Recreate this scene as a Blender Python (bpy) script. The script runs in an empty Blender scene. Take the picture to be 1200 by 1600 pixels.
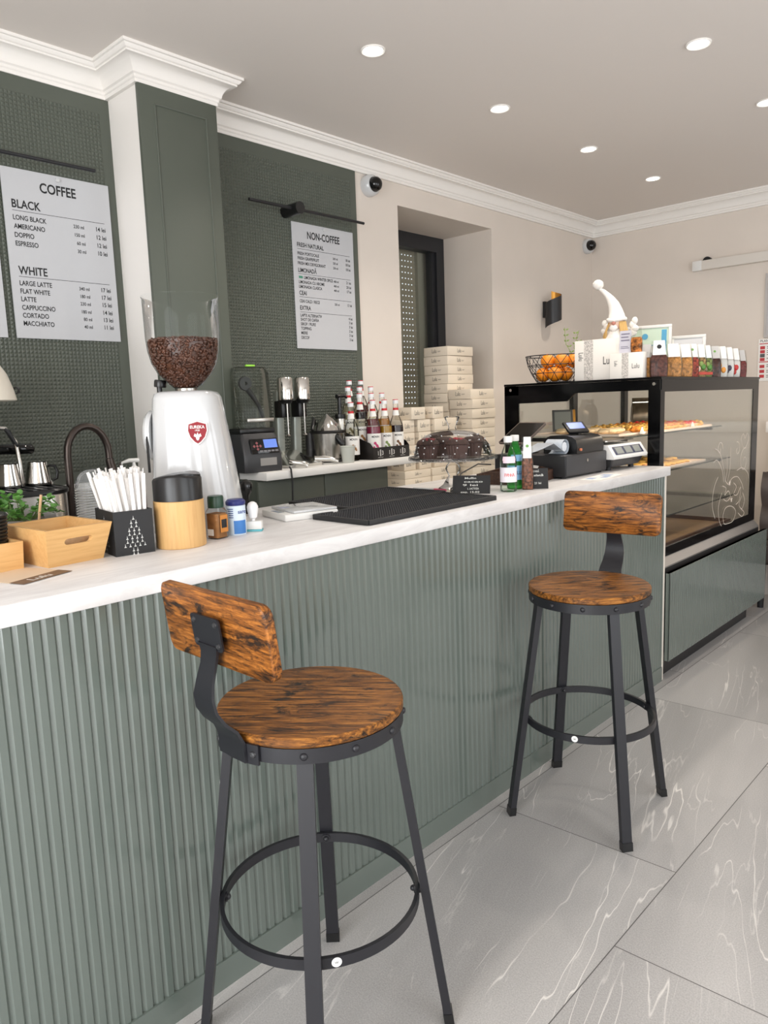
import bpy, bmesh, math, random
from mathutils import Vector, Matrix
random.seed(7)
PI = math.pi
S = bpy.context.scene
COL = S.collection

# ------------------------------------------------------------------ camera, world, lights, exposure
cam_d = bpy.data.cameras.new('camera')
cam = bpy.data.objects.new('camera', cam_d)
COL.objects.link(cam)
S.camera = cam
YAW, PITCH, ROLL = -0.756677188, 0.143616213, 0.0358285588
fw = Vector((math.sin(YAW) * math.cos(PITCH), math.cos(YAW) * math.cos(PITCH), -math.sin(PITCH)))
r0 = fw.cross(Vector((0, 0, 1))).normalized()
d0 = fw.cross(r0)
rr = r0 * math.cos(ROLL) + d0 * math.sin(ROLL)
dd = -r0 * math.sin(ROLL) + d0 * math.cos(ROLL)
cm = Matrix((rr, -dd, -fw)).transposed().to_4x4()
cm.translation = Vector((1.49292, 0.0, 1.45))
cam.matrix_world = cm
cam_d.sensor_fit = 'VERTICAL'
cam_d.sensor_height = 24.0
cam_d.lens = 24.0 * 1164.41 / 1600.0
cam_d.clip_start = 0.02
cam_d.clip_end = 60

w = bpy.data.worlds.new('daylight')
S.world = w
w.use_nodes = True
w.node_tree.nodes['Background'].inputs[0].default_value = (0.86, 0.93, 1.0, 1)
w.node_tree.nodes['Background'].inputs[1].default_value = 1.2

def area(name, loc, rot, sx, sy, power, col=(1, 1, 1), spread=PI):
    l = bpy.data.lights.new(name, 'AREA')
    l.shape = 'RECTANGLE'
    l.size, l.size_y, l.energy, l.color = sx, sy, power, col
    l.spread = spread
    o = bpy.data.objects.new(name, l)
    o.location, o.rotation_euler = loc, rot
    COL.objects.link(o)
    return o
# daylight entering through the shop windows behind and to the right of the camera
area('daylight_window_front', (0.9, -2.16, 1.38), (PI / 2, 0, 0), 1.9, 2.55, 100, (0.97, 0.985, 1.0))
area('daylight_window_front_right', (2.75, -2.16, 1.38), (PI / 2, 0, 0), 1.1, 2.55, 54, (0.97, 0.985, 1.0))
area('daylight_window_side', (3.47, 1.2, 1.5), (0, PI / 2, 0), 2.2, 2.2, 38, (0.97, 0.985, 1.0))
area('daylight_window_side_far', (3.47, 4.1, 1.5), (0, PI / 2, 0), 2.2, 1.8, 26, (0.98, 0.985, 1.0))

S.view_settings.view_transform = 'Standard'
S.view_settings.look = 'None'
S.view_settings.gamma = 1
S.view_settings.exposure = 0.13
S.view_settings.use_curve_mapping = False
try:
    S.cycles.use_denoising = True
    S.cycles.denoiser = 'OPENIMAGEDENOISE'
    S.cycles.max_bounces = 10
    S.cycles.transparent_max_bounces = 24
    S.cycles.caustics_reflective = False
    S.cycles.caustics_refractive = False
    S.cycles.sample_clamp_indirect = 6
except Exception:
    pass

# ------------------------------------------------------------------ mesh builder
def T(x=0, y=0, z=0): return Matrix.Translation((x, y, z))
def RZ(a): return Matrix.Rotation(a, 4, 'Z')
def RX(a): return Matrix.Rotation(a, 4, 'X')
def RY(a): return Matrix.Rotation(a, 4, 'Y')
def basis(o, x, y, z):
    m = Matrix((x, y, z)).transposed().to_4x4()
    m.translation = Vector(o)
    return m
FX = Matrix(((0, 0, 1, 0), (1, 0, 0, 0), (0, 1, 0, 0), (0, 0, 0, 1)))      # text plane facing +x: right=+y, up=+z
FY = Matrix(((1, 0, 0, 0), (0, 0, -1, 0), (0, 1, 0, 0), (0, 0, 0, 1)))     # text plane facing -y: right=+x, up=+z

_glyph = {}
def glyphs(s, off=0.0):
    k = (s, off)
    if k not in _glyph:
        c = bpy.data.curves.new('t', 'FONT')
        c.body = s
        c.size = 1.0
        c.offset = off
        c.resolution_u = 3
        o = bpy.data.objects.new('t', c)
        COL.objects.link(o)
        dg = bpy.context.evaluated_depsgraph_get()
        me = bpy.data.meshes.new_from_object(o.evaluated_get(dg))
        vs = [tuple(v.co) for v in me.vertices]
        fs = [tuple(p.vertices) for p in me.polygons]
        bpy.data.objects.remove(o)
        bpy.data.curves.remove(c)
        bpy.data.meshes.remove(me)
        _glyph[k] = (vs, fs)
    return _glyph[k]

class MB:
    def __init__(self):
        self.v, self.f = [], []
    def add(self, vs, fs, M=None):
        b = len(self.v)
        if M is None:
            self.v += [tuple(x) for x in vs]
        else:
            self.v += [tuple(M @ Vector(x)) for x in vs]
        self.f += [tuple(i + b for i in f) for f in fs]
        return self
    def box(self, x0, x1, y0, y1, z0, z1, bev=0.0, M=None, seg=2):
        if bev <= 0:
            vs = [(x, y, z) for x in (x0, x1) for y in (y0, y1) for z in (z0, z1)]
            fs = [(0, 1, 3, 2), (4, 6, 7, 5), (0, 4, 5, 1), (2, 3, 7, 6), (0, 2, 6, 4), (1, 5, 7, 3)]
            return self.add(vs, fs, M)
        bm = bmesh.new()
        bmesh.ops.create_cube(bm, size=1)
        for v in bm.verts:
            v.co = Vector(((x0 + x1) / 2 + v.co.x * (x1 - x0), (y0 + y1) / 2 + v.co.y * (y1 - y0), (z0 + z1) / 2 + v.co.z * (z1 - z0)))
        bmesh.ops.bevel(bm, geom=bm.edges[:], offset=bev, segments=seg, profile=0.5, affect='EDGES')
        bm.verts.index_update()
        vs = [tuple(v.co) for v in bm.verts]
        fs = [tuple(v.index for v in f.verts) for f in bm.faces]
        bm.free()
        return self.add(vs, fs, M)
    def lathe(self, prof, seg=32, M=None, a0=0.0, a1=2 * PI):
        full = abs(a1 - a0 - 2 * PI) < 1e-6
        n = seg if full else seg + 1
        vs, fs, rings = [], [], []
        for r, z in prof:
            if r < 1e-7:
                rings.append([len(vs)] * n)
                vs.append((0, 0, z))
            else:
                rings.append(list(range(len(vs), len(vs) + n)))
                for k in range(n):
                    a = a0 + (a1 - a0) * k / seg
                    vs.append((r * math.cos(a), r * math.sin(a), z))
        for i in range(len(rings) - 1):
            A, B = rings[i], rings[i + 1]
            for k in range(seg):
                q = [A[k], A[(k + 1) % n], B[(k + 1) % n], B[k]]
                u = []
                for x in q:
                    if x not in u: u.append(x)
                if len(u) > 2: fs.append(tuple(u))
        return self.add(vs, fs, M)
    def cyl(self, r, z0, z1, seg=24, M=None, r2=None):
        r2 = r if r2 is None else r2
        return self.lathe([(0, z0), (r, z0), (r2, z1), (0, z1)], seg, M)
    def rod(self, a, b, r, seg=10, r2=None):
        return self.tube([a, b], r if r2 is None else [r, r2], seg)
    def loft(self, rings, cap=True, M=None, closed=True):
        n = len(rings[0])
        vs = [tuple(p) for R in rings for p in R]
        fs = []
        for i in range(len(rings) - 1):
            for k in range(n if closed else n - 1):
                fs.append((i * n + k, i * n + (k + 1) % n, (i + 1) * n + (k + 1) % n, (i + 1) * n + k))
        if cap and closed:
            fs.append(tuple(reversed(range(n))))
            fs.append(tuple(range((len(rings) - 1) * n, len(rings) * n)))
        return self.add(vs, fs, M)
    def tube(self, pts, r, seg=10, M=None, flat=1.0, cap=True, up=(0, 0, 1), closed=False):
        P = [Vector(p) for p in pts]
        n = len(P)
        rings = []
        nrm = None
        for i in range(n):
            if closed:
                t = (P[(i + 1) % n] - P[i - 1]).normalized()
            else:
                t = (P[min(i + 1, n - 1)] - P[max(i - 1, 0)]).normalized()
            if nrm is None:
                u = Vector(up)
                if abs(u.dot(t)) > 0.95: u = Vector((1, 0, 0))
                nrm = (u - t * u.dot(t)).normalized()
            else:
                nrm = (nrm - t * nrm.dot(t)).normalized()
            bi = t.cross(nrm)
            ri = r[i] if isinstance(r, (list, tuple)) else r
            rings.append([P[i] + nrm * (ri * flat * math.cos(2 * PI * k / seg)) + bi * (ri * math.sin(2 * PI * k / seg)) for k in range(seg)])
        if closed:
            rings.append(rings[0])
            return self.loft(rings, False, M)
        return self.loft(rings, cap, M)
    def strip(self, pts, wid, th, side, M=None):
        """flat bar following pts; side = width direction; wid list or number; th thickness"""
        P = [Vector(p) for p in pts]
        n = len(P)
        s = Vector(side).normalized()
        rings = []
        for i in range(n):
            t = (P[min(i + 1, n - 1)] - P[max(i - 1, 0)]).normalized()
            nn = t.cross(s).normalized()
            wv = wid[i] if isinstance(wid, (list, tuple)) else wid
            rings.append([P[i] + s * wv / 2 + nn * th / 2, P[i] - s * wv / 2 + nn * th / 2, P[i] - s * wv / 2 - nn * th / 2, P[i] + s * wv / 2 - nn * th / 2])
        return self.loft(rings, True, M)
    def prism(self, poly, z0, z1, M=None):
        n = len(poly)
        vs = [(x, y, z0) for x, y in poly] + [(x, y, z1) for x, y in poly]
        fs = [tuple(reversed(range(n))), tuple(range(n, 2 * n))] + [(k, (k + 1) % n, n + (k + 1) % n, n + k) for k in range(n)]
        return self.add(vs, fs, M)
    def sph(self, c, rx, ry=None, rz=None, seg=16, rings=10, M=None):
        ry = rx if ry is None else ry
        rz = rx if rz is None else rz
        m = T(*c) @ Matrix.Diagonal((rx, ry, rz, 1))
        prof = [(math.sin(PI * i / rings), -math.cos(PI * i / rings)) for i in range(rings + 1)]
        prof[0] = (0, -1)
        prof[-1] = (0, 1)
        return self.lathe(prof, seg, m if M is None else M @ m)
    def text(self, s, cap, M, align='L', sx=1.0, width=None, bold=0.0, th=0.0):
        vs, fs = glyphs(s, bold)
        if not vs: return self
        x0 = min(v[0] for v in vs)
        x1 = max(v[0] for v in vs)
        k = cap / 0.69
        kx = k * sx if width is None else width / (x1 - x0)
        o = {'L': x0, 'C': (x0 + x1) / 2, 'R': x1}[align]
        return self.add([((v[0] - o) * kx, v[1] * k, v[2]) for v in vs], fs, M)
    def build(self, name, mat, parent=None, sharp=40, loc=None):
        me = bpy.data.meshes.new(name)
        me.from_pydata(self.v, [], self.f)
        me.validate()
        bm = bmesh.new()
        bm.from_mesh(me)
        bmesh.ops.recalc_face_normals(bm, faces=bm.faces)
        bm.to_mesh(me)
        bm.free()
        me.shade_smooth()
        me.set_sharp_from_angle(angle=math.radians(sharp))
        me.materials.append(mat)
        o = bpy.data.objects.new(name, me)
        COL.objects.link(o)
        if parent is not None: o.parent = parent
        if loc is not None: o.location = loc
        return o

def tag(o, label, cat, group=None):
    o['label'] = label
    o['category'] = cat
    if group: o['group'] = group
    return o
def thing(name, label, cat, loc=(0, 0, 0), rz=0.0, group=None):
    o = bpy.data.objects.new(name, None)
    o.empty_display_size = 0.05
    COL.objects.link(o)
    o.location = loc
    o.rotation_euler = (0, 0, rz)
    return tag(o, label, cat, group)
def struct(mb, name, mat, parent=None, sharp=40):
    o = mb.build(name, mat, parent, sharp)
    if parent is None: o['kind'] = 'structure'
    return o
def copy_tree(o, parent=None):
    c = o.copy()
    COL.objects.link(c)
    if parent is not None: c.parent = parent
    for ch in list(o.children): copy_tree(ch, c)
    return c
def relabel(o, label, group=None):
    o['label'] = label
    if group: o['group'] = group
    return o
def circle(r, n, z=0.0, cx=0.0, cy=0.0, ry=None):
    ry = r if ry is None else ry
    return [(cx + r * math.cos(2 * PI * k / n), cy + ry * math.sin(2 * PI * k / n), z) for k in range(n)]
def rrect(hx, hy, rad, n=5):
    out = []
    for (sx, sy, a) in ((1, 1, 0), (-1, 1, PI / 2), (-1, -1, PI), (1, -1, 1.5 * PI)):
        for k in range(n + 1):
            t = a + PI / 2 * k / n
            out.append((sx * (hx - rad) + rad * math.cos(t), sy * (hy - rad) + rad * math.sin(t)))
    return out

# ------------------------------------------------------------------ materials
def lin(c):
    return tuple(((x / 255.0) / 12.92 if x <= 10 else (((x / 255.0) + 0.055) / 1.055) ** 2.4) for x in c)
def new_mat(name):
    m = bpy.data.materials.new(name)
    m.use_nodes = True
    nt = m.node_tree
    return m, nt, nt.nodes['Principled BSDF'], nt.nodes['Material Output']
def M_(name, rgb, rough=0.5, metal=0.0, spec=0.5, coat=0.0, emit=None, es=1.0, var=0.0, vscale=20.0, bump=0.0, bscale=200.0, sss=0.0):
    m, nt, p, out = new_mat(name)
    c = lin(rgb)
    p.inputs['Base Color'].default_value = (*c, 1)
    p.inputs['Roughness'].default_value = rough
    p.inputs['Metallic'].default_value = metal
    p.inputs['Specular IOR Level'].default_value = spec
    p.inputs['Coat Weight'].default_value = coat
    if emit:
        p.inputs['Emission Color'].default_value = (*lin(emit), 1)
        p.inputs['Emission Strength'].default_value = es
    tc = nt.nodes.new('ShaderNodeTexCoord')
    n = nt.nodes.new('ShaderNodeTexNoise')
    n.inputs['Scale'].default_value = vscale
    n.inputs['Detail'].default_value = 4
    nt.links.new(tc.outputs['Object'], n.inputs['Vector'])
    if var > 0:
        mr = nt.nodes.new('ShaderNodeMapRange')
        mr.inputs['From Min'].default_value = 0.36
        mr.inputs['From Max'].default_value = 0.64
        nt.links.new(n.outputs['Fac'], mr.inputs['Value'])
        mx = nt.nodes.new('ShaderNodeMix')
        mx.data_type = 'RGBA'
        mx.inputs['A'].default_value = (*[x * (1 - var) for x in c], 1)
        mx.inputs['B'].default_value = (*[min(1, x * (1 + var)) for x in c], 1)
        nt.links.new(mr.outputs[0], mx.inputs['Factor'])
        nt.links.new(mx.outputs['Result'], p.inputs['Base Color'])
    if bump > 0:
        n2 = nt.nodes.new('ShaderNodeTexNoise')
        n2.inputs['Scale'].default_value = bscale
        nt.links.new(tc.outputs['Object'], n2.inputs['Vector'])
        b = nt.nodes.new('ShaderNodeBump')
        b.inputs['Strength'].default_value = bump
        b.inputs['Distance'].default_value = 0.002
        nt.links.new(n2.outputs['Fac'], b.inputs['Height'])
        nt.links.new(b.outputs['Normal'], p.inputs['Normal'])
    return m
def glass(name, tint=(255, 255, 255), refl=1.0, rough=0.0, opac=0.0, oc=(200, 200, 200)):
    m, nt, p, out = new_mat(name)
    nt.nodes.remove(p)
    t = nt.nodes.new('ShaderNodeBsdfTransparent')
    t.inputs[0].default_value = (*lin(tint), 1)
    g = nt.nodes.new('ShaderNodeBsdfGlossy')
    g.inputs['Roughness'].default_value = rough
    fr = nt.nodes.new('ShaderNodeLayerWeight')
    fr.inputs['Blend'].default_value = 0.18
    mul = nt.nodes.new('ShaderNodeMath')
    mul.operation = 'MULTIPLY'
    mul.inputs[1].default_value = 0.75 * refl
    nt.links.new(fr.outputs['Fresnel'], mul.inputs[0])
    mx = nt.nodes.new('ShaderNodeMixShader')
    nt.links.new(mul.outputs[0], mx.inputs[0])
    base = t
    if opac > 0:
        d = nt.nodes.new('ShaderNodeBsdfDiffuse')
        d.inputs[0].default_value = (*lin(oc), 1)
        m2 = nt.nodes.new('ShaderNodeMixShader')
        m2.inputs[0].default_value = opac
        nt.links.new(t.outputs[0], m2.inputs[1])
        nt.links.new(d.outputs[0], m2.inputs[2])
        base = m2
    nt.links.new(base.outputs[0], mx.inputs[1])
    nt.links.new(g.outputs[0], mx.inputs[2])
    nt.links.new(mx.outputs[0], out.inputs[0])
    return m
def wood(name, base, dark, light, scale=(2.0, 30.0, 30.0), rot=0.0, patches=0.0, rough=0.45, streak=0.6):
    """grain runs along local X after rotating about Z"""
    m, nt, p, out = new_mat(name)
    N, L = nt.nodes, nt.links
    tc = N.new('ShaderNodeTexCoord')
    mp0 = N.new('ShaderNodeMapping')
    mp0.inputs['Rotation'].default_value = (0, 0, rot)
    L.new(tc.outputs['Object'], mp0.inputs['Vector'])
    mp = N.new('ShaderNodeMapping')
    mp.inputs['Scale'].default_value = scale
    L.new(mp0.outputs['Vector'], mp.inputs['Vector'])
    n1 = N.new('ShaderNodeTexNoise')
    n1.inputs['Scale'].default_value = 1.6
    n1.inputs['Detail'].default_value = 7
    n1.inputs['Roughness'].default_value = 0.68
    n1.inputs['Distortion'].default_value = 0.35
    L.new(mp.outputs['Vector'], n1.inputs['Vector'])
    cr = N.new('ShaderNodeValToRGB')
    e = cr.color_ramp.elements
    e[0].position, e[0].color = 0.5 - streak * 0.33, (*lin(dark), 1)
    e[1].position, e[1].color = 0.5 + streak * 0.33, (*lin(light), 1)
    k = e.new(0.5)
    k.color = (*lin(base), 1)
    L.new(n1.outputs['Fac'], cr.inputs['Fac'])
    colout = cr.outputs['Color']
    if patches > 0:
        mp2 = N.new('ShaderNodeMapping')
        mp2.inputs['Scale'].default_value = tuple(q * (2.0 if q < 20 else 0.5) for q in scale)
        L.new(mp0.outputs['Vector'], mp2.inputs['Vector'])
        n2 = N.new('ShaderNodeTexNoise')
        n2.inputs['Scale'].default_value = 0.75
        n2.inputs['Detail'].default_value = 8
        n2.inputs['Roughness'].default_value = 0.72
        n2.inputs['Distortion'].default_value = 0.6
        L.new(mp2.outputs['Vector'], n2.inputs['Vector'])
        c2 = N.new('ShaderNodeValToRGB')
        c2.color_ramp.elements[0].position = 0.52
        c2.color_ramp.elements[1].position = 0.62
        L.new(n2.outputs['Fac'], c2.inputs['Fac'])
        mu = N.new('ShaderNodeMath')
        mu.operation = 'MULTIPLY'
        mu.inputs[1].default_value = patches
        L.new(c2.outputs['Color'], mu.inputs[0])
        mx = N.new('ShaderNodeMix')
        mx.data_type = 'RGBA'
        L.new(mu.outputs[0], mx.inputs['Factor'])
        L.new(colout, mx.inputs['A'])
        mx.inputs['B'].default_value = (*lin((24, 20, 17)), 1)
        colout = mx.outputs['Result']
    L.new(colout, p.inputs['Base Color'])
    p.inputs['Roughness'].default_value = rough
    p.inputs['Specular IOR Level'].default_value = 0.3
    b = N.new('ShaderNodeBump')
    b.inputs['Strength'].default_value = 0.12
    b.inputs['Distance'].default_value = 0.002
    L.new(n1.outputs['Fac'], b.inputs['Height'])
    L.new(b.outputs['Normal'], p.inputs['Normal'])
    return m

SAGE = M_('sage_paint', (96, 105, 99), 0.2, spec=0.9, coat=0.3, bump=0.03, bscale=300)
SAGE_SHADED = M_('sage_paint_shaded', (82, 87, 78), 0.5, bump=0.03, bscale=300)  # the counter's sage paint, weaker light at the back wall put into its colour
WALLW = M_('warm_white_wall_paint', (221, 211, 201), 0.75, var=0.02, vscale=3, bump=0.05, bscale=150)
CEILW = M_('white_ceiling_paint', (226, 219, 213), 0.8, bump=0.03, bscale=120)
PLASTER = M_('white_moulding_paint', (238, 234, 229), 0.55, bump=0.02)
BLACKM = M_('black_metal', (26, 26, 29), 0.42, spec=0.5, bump=0.02, bscale=500)
STOOLM = M_('black_powder_coat', (28, 28, 33), 0.42, bump=0.04, bscale=700)
BLACKP = M_('black_plastic', (22, 22, 23), 0.3)
BLACKF = M_('case_frame_black', (9, 9, 10), 0.12, spec=0.22)
BLACKG = M_('black_gloss', (8, 8, 9), 0.08)
DARKP = M_('dark_grey_plastic', (48, 48, 50), 0.35)
CHROME = M_('chrome', (212, 210, 206), 0.12, metal=1)
STEEL = M_('brushed_steel', (188, 184, 178), 0.27, metal=1, bump=0.03, bscale=400)
ALU = M_('aluminium_strip', (190, 186, 182), 0.38, metal=0.8)
BRONZE = M_('dark_bronze', (74, 66, 62), 0.32, metal=0.85)
WHITEG = M_('white_gloss_enamel', (200, 201, 202), 0.12, coat=0.3)
WHITEP = M_('white_plastic', (228, 227, 224), 0.4)
PAPER = M_('white_paper', (238, 236, 232), 0.8)
INK = M_('black_ink', (28, 28, 30), 0.7)
BOARD = M_('menu_board_white', (188, 189, 192), 0.6)
CREAM = M_('cream_enamel', (226, 219, 205), 0.35)
GOLD = M_('gold_inside', (196, 142, 68), 0.32, metal=0.9)
GLASS = glass('clear_glass', (253, 254, 254))
CASEGLASS = glass('case_glass', (251, 252, 251), 0.6)
PANE = glass('window_pane_glass', (250, 251, 250), 0.7)
RUBBER = M_('black_rubber', (22, 22, 24), 0.55)
RUSTIC = wood('rustic_wood', (120, 74, 30), (24, 16, 10), (178, 118, 52), (7.0, 75.0, 75.0), math.radians(-128), patches=0.95, rough=0.4, streak=0.5)
RUSTICB = wood('rustic_wood_board', (128, 76, 30), (26, 17, 11), (184, 116, 50), (75.0, 8.0, 75.0), 0, patches=0.95, rough=0.4, streak=0.5)
BAMBOO = wood('bamboo', (214, 170, 112), (190, 142, 86), (226, 186, 130), (60.0, 4.0, 60.0), 0, rough=0.42, streak=1.2)
BAMBOOV = wood('bamboo_upright', (208, 166, 110), (184, 138, 84), (222, 182, 128), (60.0, 60.0, 3.0), 0, rough=0.42, streak=1.2)
DARKW = wood('dark_wood', (74, 52, 42), (48, 34, 28), (96, 70, 56), (50.0, 5.0, 50.0), 0, rough=0.5)

def countertop_mat():
    m, nt, p, out = new_mat('pale_stone_laminate')
    N, L = nt.nodes, nt.links
    tc = N.new('ShaderNodeTexCoord')
    mp = N.new('ShaderNodeMapping')
    mp.inputs['Scale'].default_value = (9, 2.2, 9)
    L.new(tc.outputs['Object'], mp.inputs['Vector'])
    n = N.new('ShaderNodeTexNoise')
    n.inputs['Scale'].default_value = 2.2
    n.inputs['Detail'].default_value = 8
    n.inputs['Roughness'].default_value = 0.62
    n.inputs['Distortion'].default_value = 0.8
    L.new(mp.outputs['Vector'], n.inputs['Vector'])
    cr = N.new('ShaderNodeValToRGB')
    cr.color_ramp.elements[0].position, cr.color_ramp.elements[0].color = 0.36, (*lin((210, 207, 206)), 1)
    cr.color_ramp.elements[1].position, cr.color_ramp.elements[1].color = 0.6, (*lin((226, 224, 223)), 1)
    L.new(n.outputs['Fac'], cr.inputs['Fac'])
    L.new(cr.outputs['Color'], p.inputs['Base Color'])
    p.inputs['Roughness'].default_value = 0.42
    n2 = N.new('ShaderNodeTexNoise')
    n2.inputs['Scale'].default_value = 180
    n2.inputs['Detail'].default_value = 3
    L.new(tc.outputs['Object'], n2.inputs['Vector'])
    b = N.new('ShaderNodeBump')
    b.inputs['Strength'].default_value = 0.15
    b.inputs['Distance'].default_value = 0.0015
    L.new(n2.outputs['Fac'], b.inputs['Height'])
    L.new(b.outputs['Normal'], p.inputs['Normal'])
    return m
COUNTER = countertop_mat()

def floor_mat():
    m, nt, p, out = new_mat('grey_veined_porcelain_tile')
    N, L = nt.nodes, nt.links
    def math_(op, a, b=None, clamp=False):
        n = N.new('ShaderNodeMath')
        n.operation = op
        n.use_clamp = clamp
        for i, x in enumerate((a, b)):
            if x is None: continue
            if isinstance(x, (int, float)): n.inputs[i].default_value = x
            else: L.new(x, n.inputs[i])
        return n.outputs[0]
    tc = N.new('ShaderNodeTexCoord')
    sp = N.new('ShaderNodeSeparateXYZ')
    L.new(tc.outputs['Object'], sp.inputs[0])
    x, y = sp.outputs['X'], sp.outputs['Y']
    u = math_('DIVIDE', math_('SUBTRACT', x, 0.04), 0.635)
    cu = math_('FLOOR', u)
    fu = math_('SUBTRACT', u, cu)
    ys = math_('SUBTRACT', y, math_('MULTIPLY', x, 0.04))
    v = math_('ADD', math_('DIVIDE', math_('SUBTRACT', ys, 2.083), 1.28), math_('MULTIPLY', cu, 0.3203))
    cv = math_('FLOOR', v)
    fv = math_('SUBTRACT', v, cv)
    du = math_('MULTIPLY', math_('MINIMUM', fu, math_('SUBTRACT', 1.0, fu)), 0.635)
    dv = math_('MULTIPLY', math_('MINIMUM', fv, math_('SUBTRACT', 1.0, fv)), 1.28)
    dj = math_('MINIMUM', du, dv)
    joint = math_('SUBTRACT', 1.0, math_('MULTIPLY', math_('SUBTRACT', dj, 0.0008), 900.0, True), True)
    ofs = N.new('ShaderNodeCombineXYZ')
    L.new(math_('MULTIPLY', cu, 7.31), ofs.inputs[0])
    L.new(math_('MULTIPLY', cv, 5.17), ofs.inputs[1])
    L.new(math_('ADD', math_('MULTIPLY', cu, 3.7), math_('MULTIPLY', cv, 2.3)), ofs.inputs[2])
    va = N.new('ShaderNodeVectorMath')
    L.new(tc.outputs['Object'], va.inputs[0])
    L.new(ofs.outputs[0], va.inputs[1])
    rot = N.new('ShaderNodeMapping')
    rot.inputs['Rotation'].default_value = (0, 0, math.radians(-14))
    L.new(va.outputs[0], rot.inputs['Vector'])
    mp = N.new('ShaderNodeMapping')
    mp.inputs['Scale'].default_value = (2.6, 0.32, 1)
    L.new(rot.outputs[0], mp.inputs['Vector'])
    warp = N.new('ShaderNodeTexNoise')
    warp.inputs['Scale'].default_value = 1.0
    warp.inputs['Detail'].default_value = 5
    warp.inputs['Roughness'].default_value = 0.45
    warp.inputs['Distortion'].default_value = 0.18
    L.new(mp.outputs[0], warp.inputs['Vector'])
    nz = N.new('ShaderNodeTexNoise')
    nz.inputs['Scale'].default_value = 2.2
    nz.inputs['Detail'].default_value = 3
    L.new(va.outputs[0], nz.inputs['Vector'])
    def vein(level, width):
        d = math_('ABSOLUTE', math_('SUBTRACT', warp.outputs['Fac'], level))
        return math_('SUBTRACT', 1.0, math_('DIVIDE', d, width), True)
    vv = math_('MAXIMUM', math_('MAXIMUM', vein(0.5, 0.0026), vein(0.56, 0.0018)), math_('MAXIMUM', vein(0.44, 0.0016), vein(0.61, 0.0022)))
    mp3 = N.new('ShaderNodeMapping')
    mp3.inputs['Scale'].default_value = (7.5, 0.8, 1)
    L.new(rot.outputs[0], mp3.inputs['Vector'])
    w2 = N.new('ShaderNodeTexNoise')
    w2.inputs['Scale'].default_value = 1.0
    w2.inputs['Detail'].default_value = 5
    w2.inputs['Roughness'].default_value = 0.5
    L.new(mp3.outputs[0], w2.inputs['Vector'])
    d2 = math_('ABSOLUTE', math_('SUBTRACT', w2.outputs['Fac'], 0.5))
    fine_v = math_('MULTIPLY', math_('SUBTRACT', 1.0, math_('DIVIDE', d2, 0.006), True), 0.42)
    vv = math_('MAXIMUM', vv, fine_v)
    msk = N.new('ShaderNodeMapRange')
    msk.inputs['From Min'].default_value = 0.43
    msk.inputs['From Max'].default_value = 0.62
    L.new(nz.outputs['Fac'], msk.inputs['Value'])
    veins = math_('MULTIPLY', vv, msk.outputs[0])
    fine = N.new('ShaderNodeTexNoise')
    fine.inputs['Scale'].default_value = 260
    fine.inputs['Detail'].default_value = 2
    L.new(tc.outputs['Object'], fine.inputs['Vector'])
    tone = math_('ADD', math_('MULTIPLY', warp.outputs['Fac'], 0.6), math_('MULTIPLY', fine.outputs['Fac'], 0.4))
    cr = N.new('ShaderNodeValToRGB')
    cr.color_ramp.elements[0].position, cr.color_ramp.elements[0].color = 0.34, (*lin((143, 141, 140)), 1)
    cr.color_ramp.elements[1].position, cr.color_ramp.elements[1].color = 0.66, (*lin((190, 187, 185)), 1)
    L.new(tone, cr.inputs['Fac'])
    m1 = N.new('ShaderNodeMix')
    m1.data_type = 'RGBA'
    L.new(veins, m1.inputs['Factor'])
    L.new(cr.outputs['Color'], m1.inputs['A'])
    m1.inputs['B'].default_value = (*lin((228, 224, 219)), 1)
    m2 = N.new('ShaderNodeMix')
    m2.data_type = 'RGBA'
    L.new(joint, m2.inputs['Factor'])
    L.new(m1.outputs['Result'], m2.inputs['A'])
    m2.inputs['B'].default_value = (*lin((70, 68, 66)), 1)
    L.new(m2.outputs['Result'], p.inputs['Base Color'])
    p.inputs['Roughness'].default_value = 0.42
    b = N.new('ShaderNodeBump')
    b.inputs['Strength'].default_value = 0.06
    b.inputs['Distance'].default_value = 0.002
    L.new(fine.outputs['Fac'], b.inputs['Height'])
    L.new(b.outputs['Normal'], p.inputs['Normal'])
    return m
FLOOR = floor_mat()

# ------------------------------------------------------------------ the setting
XL, YF, ZC = -1.6, 5.9, 2.854
struct(MB().box(-2.3, 3.7, -2.4, 6.1, -0.1, 0.0), 'floor', FLOOR)
struct(MB().box(-2.3, 3.7, -2.4, 6.1, ZC, ZC + 0.1), 'ceiling', CEILW)
WY0, WY1, WZ0, WZ1 = 3.487, 4.454, 0.93, 2.62
wl = MB()
wl.box(-2.3, XL, -2.4, WY0, 0, ZC)
wl.box(-2.3, XL, WY1, 6.1, 0, ZC)
wl.box(-2.3, XL, WY0, WY1, WZ1, ZC)
wl.box(-2.3, XL, WY0, WY1, 0, WZ0)
struct(wl, 'wall_left', WALLW)
struct(MB().box(XL, 3.7, YF, 6.1, 0, ZC), 'wall_far', WALLW)
wn = MB()
for a, b in ((-1.6, -0.1), (1.9, 2.15), (3.35, 3.5)): wn.box(a, b, -2.4, -2.2, 0, ZC)
for a, b in ((-0.1, 1.9), (2.15, 3.35)):
    wn.box(a, b, -2.4, -2.2, 0, 0.1)
    wn.box(a, b, -2.4, -2.2, 2.7, ZC)
struct(wn, 'wall_near', WALLW)
wr = MB()
for a, b in ((-2.2, 0.05), (2.35, 3.15), (5.05, 5.9)): wr.box(3.5, 3.7, a, b, 0, ZC)
for a, b in ((0.05, 2.35), (3.15, 5.05)):
    wr.box(3.5, 3.7, a, b, 0, 0.35)
    wr.box(3.5, 3.7, a, b, 2.65, ZC)
struct(wr, 'wall_right', WALLW)

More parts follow.
